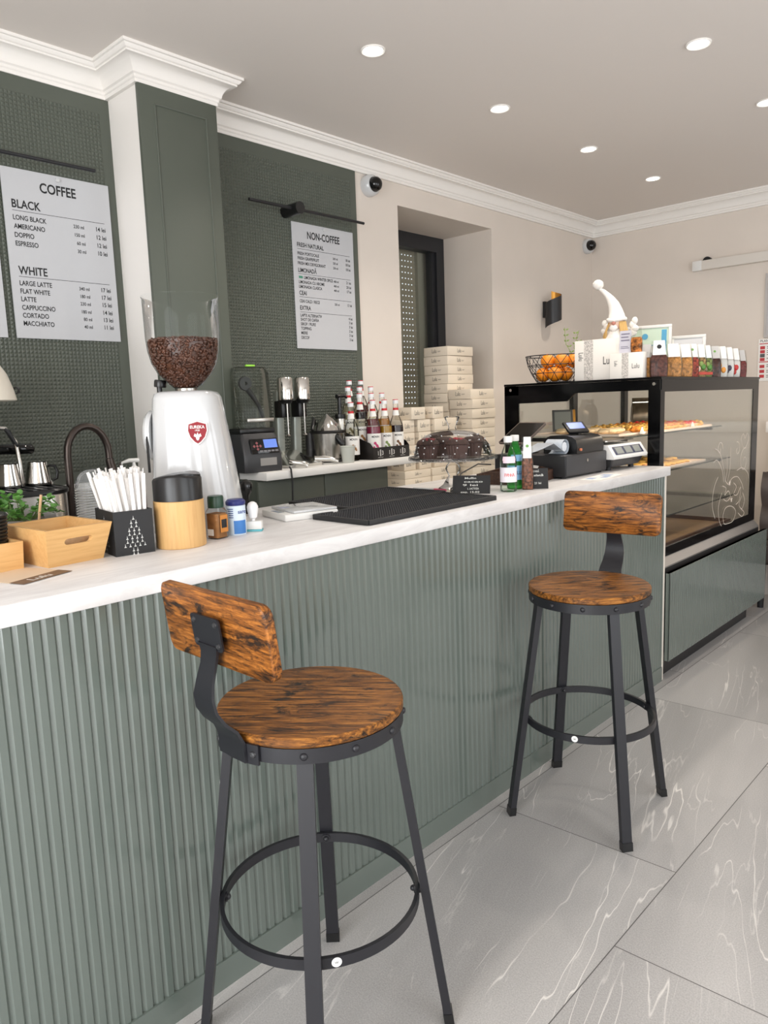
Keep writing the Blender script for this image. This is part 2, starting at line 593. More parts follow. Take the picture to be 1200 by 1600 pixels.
# window in the thick back wall: frame, pane, perforated roller shutter
wf = MB()
X0, X1 = -2.1, -2.02
wf.box(X0, X1, WY0, WY1, WZ1 - 0.1, WZ1)
wf.box(X0, X1, WY0, WY1, WZ0, WZ0 + 0.1)
wf.box(X0, X1, WY1 - 0.085, WY1, WZ0 + 0.1, WZ1 - 0.1)
wf.box(X0, X1, WY0, WY0 + 0.085, WZ0 + 0.1, WZ1 - 0.1)
wf.box(X0 + 0.005, X1 - 0.02, WY1 - 0.12, WY1 - 0.085, WZ0 + 0.1, WZ1 - 0.1)
wf.box(X0 + 0.005, X1 - 0.02, WY0 + 0.085, WY0 + 0.12, WZ0 + 0.1, WZ1 - 0.1)
ANTH = M_('anthracite_window_frame', (38, 39, 43), 0.4)
win = struct(wf, 'window_1', ANTH)
MB().box(-2.066, -2.062, WY0 + 0.12, WY1 - 0.12, WZ0 + 0.1, WZ1 - 0.1).build('pane', PANE, win)
SHUT = M_('olive_grey_shutter', (165, 158, 140), 0.55)
sh = MB()
p, hz = 0.0405, 0.0080
ys0, ys1 = WY0 + 0.0, WY1 - 0.17
z = WZ0
while z < WZ1:
    sh.box(-2.166, -2.158, ys0, ys1, z, z + p - hz - 0.003)
    sh.box(-2.163, -2.160, ys0, ys1, z + p - 0.003, z + p)
    y = ys0
    while y < ys1 - 0.02:
        sh.box(-2.164, -2.160, y, min(y + 0.0190, ys1), z + p - hz - 0.003, z + p - 0.003)
        y += 0.0335
    z += p
sh.build('roller_shutter', SHUT, win)
MB().box(-2.18, -2.13, WY1 - 0.17, WY1, WZ0, WZ1).build('shutter_rail', M_('shutter_rail_grey', (160, 158, 144), 0.5), win)

def big_window(name, axis, a, b, z0, z1, pos, nm):
    f = MB()
    def bx(u0, u1, w0, w1):
        if axis == 'x': f.box(u0, u1, pos - 0.03, pos + 0.03, w0, w1)
        else: f.box(pos - 0.03, pos + 0.03, u0, u1, w0, w1)
    bx(a, b, z0, z0 + 0.06)
    bx(a, b, z1 - 0.06, z1)
    n = nm
    for k in range(n + 1):
        c = a + 0.03 + (b - a - 0.06) * k / n
        bx(c - 0.03, c + 0.03, z0 + 0.06, z1 - 0.06)
    o = struct(f, name, ANTH)
    g = MB()
    if axis == 'x': g.box(a + 0.06, b - 0.06, pos - 0.004, pos + 0.004, z0 + 0.06, z1 - 0.06)
    else: g.box(pos - 0.004, pos + 0.004, a + 0.06, b - 0.06, z0 + 0.06, z1 - 0.06)
    g.build('pane', PANE, o)
big_window('window_2', 'x', -0.1, 1.9, 0.1, 2.7, -2.3, 2)
big_window('window_3', 'x', 2.15, 3.35, 0.1, 2.7, -2.3, 1)
big_window('window_4', 'y', 0.05, 2.35, 0.35, 2.65, 3.6, 2)
big_window('window_5', 'y', 3.15, 5.05, 0.35, 2.65, 3.6, 2)

# pillar with its green panel
PX, PY0, PY1 = -1.352, 1.674, 2.03
struct(MB().box(XL, PX, PY0, PY1, 0, ZC), 'wall_pillar', PLASTER)
pp = MB().box(PX, PX + 0.02, PY0 - 0.008, PY1 + 0.004, 0.02, 2.742, bev=0.003)
a0, a1, b0, b1 = PY0 + 0.062, PY1 - 0.052, 0.3, 2.675
path = [(PX + 0.02, a0, b0), (PX + 0.02, a1, b0), (PX + 0.02, a1, b1), (PX + 0.02, a0, b1)]
for q, r in zip(path, path[1:] + path[:1]): pp.rod(q, r, 0.0045, 8)
struct(pp, 'trim_1', SAGE_SHADED)

# cornice with mitred corners
PROF = [(0.0, 2.742), (0.016, 2.742), (0.016, 2.755), (0.021, 2.759), (0.021, 2.769), (0.029, 2.774), (0.031, 2.784), (0.036, 2.796),
        (0.045, 2.808), (0.057, 2.816), (0.070, 2.820), (0.078, 2.820), (0.078, 2.827), (0.084, 2.829), (0.090, 2.835), (0.093, 2.841), (0.100, 2.843), (0.100, ZC), (0.0, ZC)]
def cornice(pts):
    P = [Vector((x, y)) for x, y in pts]
    rings = []
    for i, q in enumerate(P):
        def nrm(a, b):
            t = (b - a).normalized()
            return Vector((t.y, -t.x))
        if i == 0: m = nrm(P[0], P[1])
        elif i == len(P) - 1: m = nrm(P[-2], P[-1])
        else:
            n1, n2 = nrm(P[i - 1], q), nrm(q, P[i + 1])
            m = (n1 + n2) / (1 + n1.dot(n2))
        rings.append([(q.x + m.x * d, q.y + m.y * d, z) for d, z in PROF])
    return MB().loft(rings, True)
struct(cornice([(XL, -2.2), (XL, PY0), (PX, PY0), (PX, PY1), (XL, PY1), (XL, YF), (3.5, YF)]), 'trim_2', PLASTER, sharp=25)

# pyramid-textured green wall panels
def pyramids(mb, y0, y1, z0, z1, pitch, x, h, M=None):
    ny, nz = int((y1 - y0) / pitch), int((z1 - z0) / pitch)
    py, pz = (y1 - y0) / ny, (z1 - z0) / nz
    vs, fs = [], []
    for j in range(nz + 1):
        for i in range(ny + 1): vs.append((x, y0 + i * py, z0 + j * pz))
    for j in range(nz):
        for i in range(ny):
            c = len(vs)
            vs.append((x + h, y0 + (i + 0.5) * py, z0 + (j + 0.5) * pz))
            a = j * (ny + 1) + i
            fs += [(a, a + 1, c), (a + 1, a + ny + 2, c), (a + ny + 2, a + ny + 1, c), (a + ny + 1, a, c)]
    return mb.add(vs, fs, M)
def wall_panel(name, y0, y1, z0, z1, bl, br, bt, bb):
    m = MB().box(XL, XL + 0.012, y0, y1, z0, z1)
    pyramids(m, y0 + bl, y1 - br, z0 + bb, z1 - bt, 0.0156, XL + 0.0122, 0.0048)
    return struct(m, name, SAGE_SHADED, sharp=5)
wall_panel('trim_3', 0.3, PY0, 1.165, 2.742, 0.04, 0.045, 0.06, 0.05)
wall_panel('trim_4', PY1, 3.125, 1.165, 2.742, 0.02, 0.045, 0.06, 0.05)
struct(MB().box(XL, XL + 0.02, 0.0, PY0, 0.93, 1.165), 'trim_5', WHITEP)
struct(MB().box(2.2, 3.5, YF - 0.015, YF, 0, 0.08), 'baseboard_far', PLASTER)

# ------------------------------------------------------------------ bar counter and its worktop
CT = 1.097
bc = thing('service_counter', 'long sage green ribbed bar counter the two stools stand at', 'counter', (0, 1.5, 0))
Y0, Y1 = -0.6, 3.60
def L(mb): return mb
rib = []
pit, gw, gd = 0.0277, 0.0120, 0.0080
y = 0.0
prof = []
yy = Y0
k0 = 0.526 + 0.0165
yy = k0 - math.ceil((k0 - Y0) / pit) * pit
while yy < Y1:
    for gx, gy in ((0.0, 0.0), (-0.0050, 0.0040), (-0.0060, 0.0052), (-0.0054, 0.0064), (0.0, 0.0132)):
        if Y0 < yy + gy < Y1: prof.append((gx, yy + gy))
    yy += pit
prof = [(0.0, Y0)] + prof + [(0.0, Y1)]
m = MB()
n = len(prof)
Zb, Zt = 0.076, 1.052
vs = [(x, q - 1.5, Zb) for x, q in prof] + [(x, q - 1.5, Zt) for x, q in prof]
fs = [(i, i + 1, n + i + 1, n + i) for i in range(n - 1)]
m.add(vs, fs)
mb2 = MB().box(-0.03, -0.0085, Y0 - 1.5, Y1 - 1.5, Zb, Zt)
m.add(mb2.v, mb2.f)
m.build('ribbed_front', SAGE, bc, sharp=35)
MB().box(-0.64, -0.031, Y0 - 1.5, Y1 - 1.5, 0.076, 1.052).build('carcass', M_('counter_carcass', (205, 200, 194), 0.6), bc)
MB().box(-0.60, 0.004, Y0 - 1.5, 2.36 - 1.5, 0.0, 0.0755).box(-0.60, 0.004, 2.3615 - 1.5, Y1 - 1.5, 0.0, 0.0755).build('kickboard', SAGE, bc)
MB().box(-0.64, -0.002, Y1 - 1.499, Y1 - 1.475, 0.0, 1.052).build('end_panel', M_('cream_end_panel', (222, 214, 203), 0.5), bc)
wt = MB().box(-0.66, 0.016, Y0, 3.632, 1.0525, CT, bev=0.004).build('worktop', COUNTER)
tag(wt, 'pale stone-look worktop running along the ribbed bar counter', 'worktop')

# back cabinet under the shelf, low window bench, left work bench
bk = thing('back_cabinet', 'dark green back cabinet under the white shelf with bottles', 'cabinet', (-1.4, 2.43, 0))
MB().box(-0.199, 0.19, -0.398, 0.455, 0.0, 1.13).build('body', SAGE_SHADED, bk)
for a, b in ((-0.398, -0.002), (0.002, 0.453)): MB().box(0.19, 0.208, a, b, 0.1, 1.125, bev=0.002).build('door', SAGE_SHADED, bk)
tag(MB().box(-1.587, -1.135, 2.036, 3.09, 1.1305, 1.168, bev=0.004).build('back_shelf', M_('white_shelf', (232, 230, 226), 0.4)),
    'white shelf top along the green textured wall under the syrup bottles', 'shelf')
lb = thing('window_bench', 'low white bench under the shuttered window holding cake boxes', 'bench', (-1.35, 3.95, 0))
MB().box(-0.25, 0.25, -0.84, 0.62, 0.0, 0.935).build('body', M_('bench_white', (216, 208, 198), 0.55), lb)
MB().box(-0.25, 0.26, -0.85, 0.63, 0.9355, 0.965).build('top', WHITEP, lb)
struct(MB().box(-2.02, -1.6, WY0, WY1, 0.93, 0.965), 'trim_6', WHITEP)
ls = thing('work_bench', 'white work bench behind the counter carrying sink tap and espresso machine', 'bench', (-1.3, 0.7, 0))
MB().box(-0.27, 0.2, -1.0, 0.96, 0.0, 0.90).build('body', SAGE_SHADED, ls)
MB().box(-0.279, 0.22, -1.0, 0.965, 0.9005, 0.93).build('top', COUNTER, ls)

# ------------------------------------------------------------------ downlights
DL = [(-0.70, 2.355, 'round ceiling downlight nearest the pillar and the back wall'), (-0.70, 3.245, 'round ceiling downlight second from the pillar along the back wall'),
      (-0.70, 4.136, 'round ceiling downlight third from the pillar along the back wall'), (-0.70, 5.006, 'round ceiling downlight farthest away, nearest the far corner'),
      (0.232, 3.295, 'round ceiling downlight nearest the camera in the outer row'), (0.232, 4.184, 'round ceiling downlight cut by the right edge of the photo')]
EMI = M_('downlight_lens', (255, 250, 240), 0.4, emit=(255, 250, 242), es=14)
for i, (x, y, lab) in enumerate(DL):
    t = thing('ceiling_downlight', lab, 'ceiling light', (x, y, ZC), 0, 'recessed ceiling downlights')
    MB().lathe([(0.040, -0.0005), (0.050, -0.0005), (0.050, -0.004), (0.046, -0.007), (0.040, -0.004), (0.040, -0.0005)], 32).build('trim_ring', PLASTER, t)
    MB().lathe([(0, -0.0035), (0.030, -0.0035), (0.0395, -0.002)], 32).build('lens', EMI, t)
    l = bpy.data.lights.new('downlight_beam', 'SPOT')
    l.energy, l.color, l.spot_size, l.spot_blend, l.shadow_soft_size = 25, (1.0, 0.91, 0.80), math.radians(125), 0.7, 0.04
    lo = bpy.data.objects.new('downlight_beam', l)
    lo.location = (x, y, ZC - 0.02)
    COL.objects.link(lo)

# ------------------------------------------------------------------ menu boards and picture lights
def menu(name, label, y0, y1, z0, z1, rows):
    t = thing(name, label, 'menu board', (XL + 0.0185, (y0 + y1) / 2, (z0 + z1) / 2), 0)
    W, H = y1 - y0, z1 - z0
    MB().box(0, 0.004, -W / 2, W / 2, -H / 2, H / 2).build('board', BOARD, t)
    MB().cyl(0.008, 0, 0.009, 16, T(0.004, 0.0, H / 2 - 0.016) @ RY(PI / 2)).build('pin', WHITEG, t)
    m = MB()
    def at(u, v): return T(0.0046, (u - 0.5) * W, H / 2 - v * H) @ FX
    for r in rows:
        k = r[0]
        if k == 'T': m.text(r[1], r[3], at(0.5, r[2]) @ T(0, -r[3] / 2, 0), 'C', width=r[4], bold=0.022)
        elif k == 'S': m.text(r[1], r[3], at(0.07, r[2]) @ T(0, -r[3] / 2, 0), 'L', sx=0.82, bold=0.020)
        elif k == 'L': m.box(0.0042, 0.0047, -0.43 * W, 0.43 * W, H / 2 - r[1] * H - 0.0008, H / 2 - r[1] * H + 0.0008)
        elif k == 'R':
            _, v, cap, nm, ml, lei = r[:6]
            x = r[6] if len(r) > 6 else 0.07
            m.text(nm, cap, at(x, v) @ T(0, -cap / 2, 0), 'L', sx=0.8, bold=0.018)
            if ml: m.text(ml, cap * 0.74, at(0.72, v) @ T(0, -cap / 2, 0), 'R', sx=0.85, bold=0.014)
            if lei: m.text(lei, cap * 0.94, at(0.935, v) @ T(0, -cap / 2, 0), 'R', sx=0.85, bold=0.014)
    m.build('lettering', INK, t)
    return t
c = 0.0178
menu('menu_board', 'white COFFEE menu board on the green textured wall', 1.204, 1.636, 1.757, 2.396, [
    ('T', 'COFFEE', 0.088, 0.036, 0.145), ('S', 'BLACK', 0.205, 0.030), ('L', 0.245),
    ('R', 0.285, c, 'LONG BLACK', '230 ml', '14 lei'), ('R', 0.336, c, 'AMERICANO', '150 ml', '12 lei'), ('R', 0.387, c, 'DOPPIO', '60 ml', '12 lei'), ('R', 0.437, c, 'ESPRESSO', '30 ml', '10 lei'),
    ('S', 'WHITE', 0.594, 0.030), ('L', 0.632),
    ('R', 0.67, c, 'LARGE LATTE', '340 ml', '17 lei'), ('R', 0.718, c, 'FLAT WHITE', '180 ml', '17 lei'), ('R', 0.765, c, 'LATTE', '230 ml', '15 lei'),
    ('R', 0.815, c, 'CAPPUCCINO', '180 ml', '14 lei'), ('R', 0.862, c, 'CORTADO', '80 ml', '13 lei'), ('R', 0.91, c, 'MACCHIATO', '40 ml', '11 lei')])
d = 0.0150
mn = menu('menu_board', 'white NON-COFFEE menu board under the black picture light', 2.633, 3.077, 1.759, 2.402, [
    ('T', 'NON-COFFEE', 0.088, 0.036, 0.235), ('S', 'FRESH NATURAL', 0.172, 0.021), ('L', 0.205),
    ('R', 0.24, d, 'FRESH PORTOCALE', '250 ml', '18 lei'), ('R', 0.278, d, 'FRESH GRAPEFRUIT', '250 ml', '18 lei'), ('R', 0.317, d, 'FRESH MIX DEVIGORANT', '250 ml', '18 lei'),
    ('S', 'LIMONADĂ', 0.372, 0.021), ('L', 0.402), ('R', 0.428, d, 'LIMONADA WINTER SPICE', '400 ml', '21 lei', 0.155), ('R', 0.466, d, 'LIMONADA CU AROME', '400 ml', '20 lei'), ('R', 0.503, d, 'LIMONADA CLASICA', '400 ml', '17 lei'),
    ('S', 'CEAI', 0.553, 0.021), ('L', 0.585), ('R', 0.618, d, 'CEAI CALD / RECE', '250 ml', '13 lei'),
    ('S', 'EXTRA', 0.672, 0.021), ('L', 0.706), ('R', 0.732, d, 'LAPTE ALTERNATIV', '', '4 lei'), ('R', 0.766, d, 'SHOT DE CAFEA', '', '3 lei'), ('R', 0.802, d, 'SIROP / PIURE', '', '3 lei'),
    ('R', 0.838, d, 'TOPPING', '', '3 lei'), ('R', 0.874, d, 'MIERE', '', '3 lei'), ('R', 0.911, d, 'DECOF', '', '3 lei')])
MB().box(0.0042, 0.0047, (0.075 - 0.5) * 0.444, (0.135 - 0.5) * 0.444, 0.3215 - 0.428 * 0.643 - 0.006, 0.3215 - 0.428 * 0.643 + 0.006).build('green_mark', M_('mint_mark', (70, 140, 115), 0.6), mn, )
mt = thing('menu_board', 'white menu board of which only a sliver shows at the left edge', 'menu board', (XL + 0.0185, 0.955, 2.077))
MB().box(0, 0.004, -0.216, 0.216, -0.32, 0.32).build('board', BOARD, mt)

def picture_light(label, y0, y1, yc, z):
    t = thing('picture_light', label, 'wall light', (XL + 0.012, yc, z))
    MB().rod((0.088, y0 - yc, 0), (0.088, y1 - yc, 0), 0.0075, 12).build('rod', BLACKM, t)
    MB().cyl(0.03, 0.0, 0.125, 28, T(0, 0, 0) @ RY(PI / 2)).build('mount', BLACKP, t)
picture_light('black wall light with a slim rod over the NON-COFFEE menu', 2.31, 3.09, 2.60, 2.441)
picture_light('black slim rod wall light over the COFFEE menu board', 0.764, 1.544, 1.0, 2.422)

# ------------------------------------------------------------------ dome cameras, sconce, rail, papers on the far wall
def dome_cam(label, loc, rz):
    t = thing('dome_camera', label, 'security camera', loc, rz)
    MB().lathe([(0, 0), (0.058, 0), (0.06, 0.015), (0.056, 0.045), (0.044, 0.056), (0, 0.056)], 32, RY(PI / 2)).build('housing', WHITEG, t)
    MB().lathe([(0.041, 0.052), (0.042, 0.06), (0.036, 0.082), (0.022, 0.096), (0, 0.10)], 28, RY(PI / 2)).build('dome', BLACKG, t)
dome_cam('white dome camera on the wall beside the green panel', (XL, 3.235, 2.682), 0)
dome_cam('white dome camera in the far corner under the cornice', (XL, 5.80, 2.665), math.radians(-25))

t = thing('wall_sconce', 'black spiral wall sconce with a gold inside on the back wall', 'wall light', (XL, 5.150, 2.12))
outer, inner, gold = MB(), MB(), MB()
n = 40
def shell(r, h0, h1):
    rings = []
    for k in range(n + 1):
        a = -0.75 * PI + 1.5 * PI * k / n
        f = k / n
        rings.append([(0.075 + r * math.cos(a), r * math.sin(a), h0(f)), (0.075 + r * math.cos(a), r * math.sin(a), h1(f))])
    return rings
lo_ = lambda f: -0.14 + 0.10 * f
hi_ = lambda f: 0.04 + 0.10 * f
def two(r, mb):
    R = shell(r, lo_, hi_)
    vs = [p for q in R for p in q]
    mb.add(vs, [(2 * k, 2 * k + 2, 2 * k + 3, 2 * k + 1) for k in range(n)])
two(0.062, outer)
R1, R2 = shell(0.062, lo_, hi_), shell(0.059, lo_, hi_)
for e in (0, 1):
    vs = [q[e] for q in R1] + [q[e] for q in R2]
    outer.add(vs, [(k, k + 1, n + 2 + k, n + 1 + k) for k in range(n)])
two(0.059, gold)
outer.build('shade', BLACKM, t)
gold.build('inner_shade', GOLD, t)
MB().box(0.0, 0.02, -0.03, 0.03, -0.06, 0.06).build('wall_plate', BLACKM, t)

t = thing('cable_trunking', 'white trunking rail fixed high on the far wall', 'trunking', (-0.2, YF, 2.39))
MB().box(-0.49, 1.6, -0.05, 0.0, -0.034, 0.034, bev=0.003).build('rail', M_('trunking_white', (226, 220, 212), 0.5), t)
MB().box(-0.555, -0.488, -0.053, 0.0, -0.036, 0.036, bev=0.003).build('end_cap', WHITEP, t)
MB().cyl(0.032, 0.0, 0.03, 20, T(-0.455, -0.002, 0.028) @ RX(PI / 2)).build('knob', BLACKP, t)
t = thing('wall_frame', 'pale grey framed panel on the far wall at the right edge', 'picture frame', (0.0, YF, 2.05))
MB().box(-0.25, 0.25, -0.012, 0.0, -0.225, 0.225, bev=0.003).build('frame', M_('frame_grey', (196, 192, 190), 0.5), t)
MB().box(-0.232, 0.232, -0.0145, -0.0125, -0.207, 0.207).build('panel', M_('panel_grey', (182, 180, 182), 0.4), t)
t = thing('notice_sheet', 'white notice with red boxes on the far wall at the right edge', 'notice', (-0.12, YF, 1.668))
MB().box(-0.162, 0.162, -0.004, 0.0, -0.15, 0.15).build('sheet', PAPER, t)
red, blk = MB(), MB()
red.box(-0.155, 0.155, -0.0048, -0.0042, 0.113, 0.119)
red.box(-0.155, 0.155, -0.0048, -0.0042, -0.016, -0.010)
for k, zz in enumerate((0.088, 0.06, 0.005, -0.045, -0.08, -0.115)): red.box(-0.15, -0.118, -0.0048, -0.0042, zz - 0.011, zz + 0.011)
blk.box(-0.15, -0.118, -0.0048, -0.0042, 0.02, 0.045)
for zz in (0.095, 0.083, 0.066, 0.054, 0.038, 0.012, -0.035, -0.047, -0.075, -0.087, -0.11, -0.122): blk.box(-0.105, 0.02 + 0.03 * math.sin(zz * 90), -0.0048, -0.0042, zz - 0.0022, zz + 0.0022)
blk.text('PLAN DE', 0.016, T(-0.15, -0.0046, 0.128) @ FY, 'L', bold=0.01)
red.build('red_print', M_('red_print', (190, 60, 66), 0.6), t)
blk.build('black_print', M_('grey_print', (90, 88, 90), 0.6), t)

# ------------------------------------------------------------------ bar stools
def make_stool(label, loc, rz):
    t = thing('bar_stool', label, 'bar stool', loc, rz, 'bar stools at the counter')
    SR, ST = 0.204, 0.814
    MB().lathe([(0, ST - 0.022), (SR - 0.003, ST - 0.022), (SR, ST - 0.019), (SR, ST - 0.004), (SR - 0.003, ST - 0.0005), (SR - 0.008, ST), (0, ST)], 72).build('seat', RUSTIC, t)
    zr0, zr1 = ST - 0.054, ST - 0.0225
    MB().lathe([(SR - 0.026, zr1), (SR - 0.001, zr1), (SR - 0.001, zr0), (SR - 0.006, zr0), (SR - 0.006, zr1 - 0.005), (SR - 0.026, zr1 - 0.005), (SR - 0.026, zr1)], 72).build('seat_ring', STOOLM, t)
    for k in range(12):
        a = 2 * PI * (k + 0.5) / 12
        if abs(a) < 0.4 or abs(a - 2 * PI) < 0.4: continue
        m = T((SR - 0.001) * math.cos(a), (SR - 0.001) * math.sin(a), (zr0 + zr1) / 2) @ RZ(a) @ RY(PI / 2)
        MB().lathe([(0.008, 0), (0.0072, 0.003), (0.0045, 0.0052), (0, 0.006)], 14, m).build('rivet', STOOLM, t)
    zt = zr0 + 0.022
    for k in range(4):
        a = PI / 4 + PI / 2 * k
        e = Vector((math.cos(a), math.sin(a), 0))
        s = Vector((-math.sin(a), math.cos(a), 0))
        top, bot = e * 0.178 + Vector((0, 0, zt)), e * 0.288
        R = []
        for q in (bot, top):
            R.append([q + e * (sx * 0.010) + s * (sy * 0.0165) for sx, sy in ((1, 1), (-1, 1), (-1, -1), (1, -1))])
        lg = MB().loft(R).build('leg', STOOLM, t)
        R = [[q + e * (sx * 0.0115) + s * (sy * 0.018) for sx, sy in ((1, 1), (-1, 1), (-1, -1), (1, -1))] for q in (bot + Vector((0, 0, 0.0)), bot - e * 0.0035 + Vector((0, 0, 0.028)))]
        MB().loft(R).build('foot_cap', BLACKP, lg)
        zf = 0.345
        f = zf / zt
        rl = 0.288 + (0.178 - 0.288) * f
        b = MB().rod(e * 0.214 + Vector((0, 0, zf)), e * (rl - 0.009) + Vector((0, 0, zf)), 0.011, 10)
        b.sph(tuple(e * 0.2125 + Vector((0, 0, zf))), 0.007, seg=10, rings=6)
        b.build('ring_bolt', STOOLM, t)
    MB().lathe([(0.2175, 0.333), (0.2265, 0.333), (0.2265, 0.357), (0.2175, 0.357), (0.2175, 0.333)], 72).build('foot_ring', STOOLM, t)
    # back support: bracket on the ring, bowed neck, plate on the back board
    tl = 0.125
    dist, zc, bw, bh, bt = 0.236, 1.028, 0.356, 0.15, 0.022
    pts = [(SR + 0.004, zr0 - 0.004), (SR + 0.006, zr1 + 0.004), (SR + 0.018, 0.822), (SR + 0.042, 0.846), (SR + 0.058, 0.872), (SR + 0.063, 0.90), (SR + 0.057, 0.93), (SR + 0.0465, 0.962), (SR + 0.0425, 0.985), (SR + 0.0445, 1.002)]
    wid = [0.088, 0.086, 0.080, 0.074, 0.070, 0.064, 0.055, 0.050, 0.054, 0.062]
    MB().strip([(r, 0, z) for r, z in pts], wid, 0.006, (0, 1, 0)).build('back_support', STOOLM, t)
    # wrap of the bracket round the ring
    rb = []
    for k in range(9):
        a = -0.34 + 0.68 * k / 8
        c_, s_ = math.cos(a), math.sin(a)
        rb.append([((SR + 0.0005) * c_, (SR + 0.0005) * s_, zr0 - 0.006), ((SR + 0.006) * c_, (SR + 0.006) * s_, zr0 - 0.006), ((SR + 0.006) * c_, (SR + 0.006) * s_, zr1 + 0.004), ((SR + 0.0005) * c_, (SR + 0.0005) * s_, zr1 + 0.004)])
    MB().loft(rb).build('bracket', STOOLM, t)
    for a in (-0.28, 0.28):
        m = T((SR + 0.006) * math.cos(a), (SR + 0.006) * math.sin(a), (zr0 + zr1) / 2) @ RZ(a) @ RY(PI / 2)
        MB().lathe([(0.0075, 0), (0.006, 0.004), (0.002, 0.005), (0, 0.0038)], 14, m).build('bracket_screw', DARKP, t)
    Mb = T(dist, 0, zc) @ RY(tl)
    rings = []
    poly = rrect(bw / 2, bh / 2, 0.022, 5)
    for dx, ins in ((0, 0.003), (0.003, 0), (bt - 0.003, 0), (bt, 0.003)):
        ring = []
        for (py, pz) in poly:
            k = 1 - ins / (bw / 2)
            ring.append((dx - bt / 2 - 1.0 * (py * py) * 0.35, py * k, pz * (1 - ins / (bh / 2))))
        rings.append(ring)
    MB().loft(rings, True, Mb).build('backrest', RUSTICB, t)
    pl = MB()
    pp_ = rrect(0.034, 0.048, 0.008, 3)
    pl.prism(pp_, 0, 0.004, Mb @ T(bt / 2 + 0.0005, 0, 0.0) @ RY(PI / 2))
    pl.build('mount_plate', STOOLM, t)
    for sy in (-1, 1):
        for sz in (-1, 1):
            MB().lathe([(0.006, 0), (0.005, 0.003), (0.0015, 0.0038), (0, 0.0028)], 12, Mb @ T(bt / 2 + 0.0045, sy * 0.036, sz * 0.022) @ RY(PI / 2)).build('plate_screw', DARKP, t)
    return t
stB = make_stool('rustic wood bar stool in front, seen from behind its backrest', (0.285, 1.022, 0.0), math.radians(-90.7))
stA = copy_tree(stB)
stA.location = (0.281, 2.298, 0.0)
stA.rotation_euler = (0, 0, math.radians(97.5))
relabel(stA, 'rustic wood bar stool farther back, beside the display case')
STK = M_('white_sticker', (236, 236, 232), 0.5)
def ring_sticker(st, a, r, z, name='sticker'):
    m = T(r * math.cos(a), r * math.sin(a), z) @ RZ(a) @ FX
    o = MB().cyl(0.0105, 0, 0.0006, 20, m).build(name, STK, st)
    MB().text('w', 0.008, m @ T(0, -0.003, 0.0008), 'C').build('mark', INK, o)
ring_sticker(stB, math.radians(-10 + 90.7 - 24), 0.2268, 0.346)
ring_sticker(stA, math.radians(-97.5 - 73), 0.2268, 0.346)
# sticker on the left leg of the front stool
ax = math.radians(-45)
e = Vector((math.cos(ax), math.sin(ax), 0)); s = Vector((-math.sin(ax), math.cos(ax), 0))
f = 0.63 / 0.782
q = e * (0.288 - 0.110 * f + 0.0106) + Vector((0, 0, 0.63))
nz = (e * 0.782 + Vector((0, 0, 0.110))).normalized()
m = basis(q, s, nz.cross(s), nz)
o = MB().cyl(0.0105, 0, 0.0006, 20, m).build('sticker', STK, stB)
MB().text('w', 0.008, m @ T(0, -0.003, 0.0008), 'C').build('mark', INK, o)

# ------------------------------------------------------------------ coffee grinder
gr = thing('coffee_grinder', 'white coffee grinder with a clear hopper of beans on the counter', 'coffee grinder', (-0.475, 1.245, CT), math.atan2(0.686, 0.727))
rings = []
H = 0.412
for z, xa, xb, ya, yb in ((0.0, -0.112, 0.150, -0.13, 0.11), (0.01, -0.114, 0.152, -0.132, 0.112), (0.12, -0.106, 0.136, -0.125, 0.11), (0.25, -0.1, 0.119, -0.115, 0.105), (0.36, -0.094, 0.102, -0.105, 0.10), (0.392, -0.092, 0.097, -0.1, 0.095), (0.406, -0.086, 0.089, -0.092, 0.088), (H, -0.072, 0.074, -0.078, 0.074)):
    ring = []
    for k in range(40):
        a = 2 * PI * k / 40
        c_, s_ = math.cos(a), math.sin(a)
        ex = 0.62
        cx, cy = (xa + xb) / 2, (ya + yb) / 2
        ring.append((cx + (xb - xa) / 2 * math.copysign(abs(c_) ** ex, c_), cy + (yb - ya) / 2 * math.copysign(abs(s_) ** ex, s_), z))
    rings.append(ring)
MB().loft(rings).build('body', WHITEG, gr, sharp=60)
MB().lathe([(0, 0.0), (0.072, 0.0), (0.074, 0.012), (0.066, 0.02), (0, 0.022)], 36, T(-0.094, -0.02, 0.285) @ RY(-PI / 2)).build('side_cover', WHITEG, gr)
kb = MB()
kb.cyl(0.008, 0.0, 0.02, 12, T(-0.08, 0.0, H - 0.004))
kb.lathe([(0, 0.018), (0.017, 0.018), (0.018, 0.022), (0.018, 0.036), (0.016, 0.04), (0, 0.04)], 20, T(-0.08, 0.0, H - 0.004) @ RY(0.12))
kb.build('adjust_knob', BLACKP, gr)
MB().rod((-0.101, -0.09, 0.285), (-0.101, -0.09, 0.18), 0.004, 8).build('cover_screw', BLACKP, gr)
HZ = 0.41
hp = [(0.030, HZ), (0.033, HZ + 0.010), (0.055, HZ + 0.028), (0.078, HZ + 0.053), (0.094, HZ + 0.083), (0.103, HZ + 0.118), (0.107, HZ + 0.160), (0.1085, HZ + 0.27), (0.1105, HZ + 0.272), (0.1105, HZ + 0.276), (0.107, HZ + 0.276)]
MB().lathe(hp[:10], 56, T(0.0, 0, 0)).build('hopper', GLASS, gr, sharp=70)
MB().lathe([(0.024, HZ - 0.004), (0.031, HZ - 0.004), (0.0315, HZ + 0.010), (0.028, HZ + 0.010)], 32).build('hopper_collar', STEEL, gr)
BEAN = M_('roasted_bean', (86, 54, 40), 0.32, var=0.35, vscale=60)
bn = MB()
bp = [(0, HZ + 0.011), (0.025, HZ + 0.012), (0.049, HZ + 0.031), (0.071, HZ + 0.055), (0.087, HZ + 0.084), (0.096, HZ + 0.118), (0.0985, HZ + 0.148), (0.0, HZ + 0.158)]
bn.lathe([(r * 0.95, z) for r, z in bp], 36)
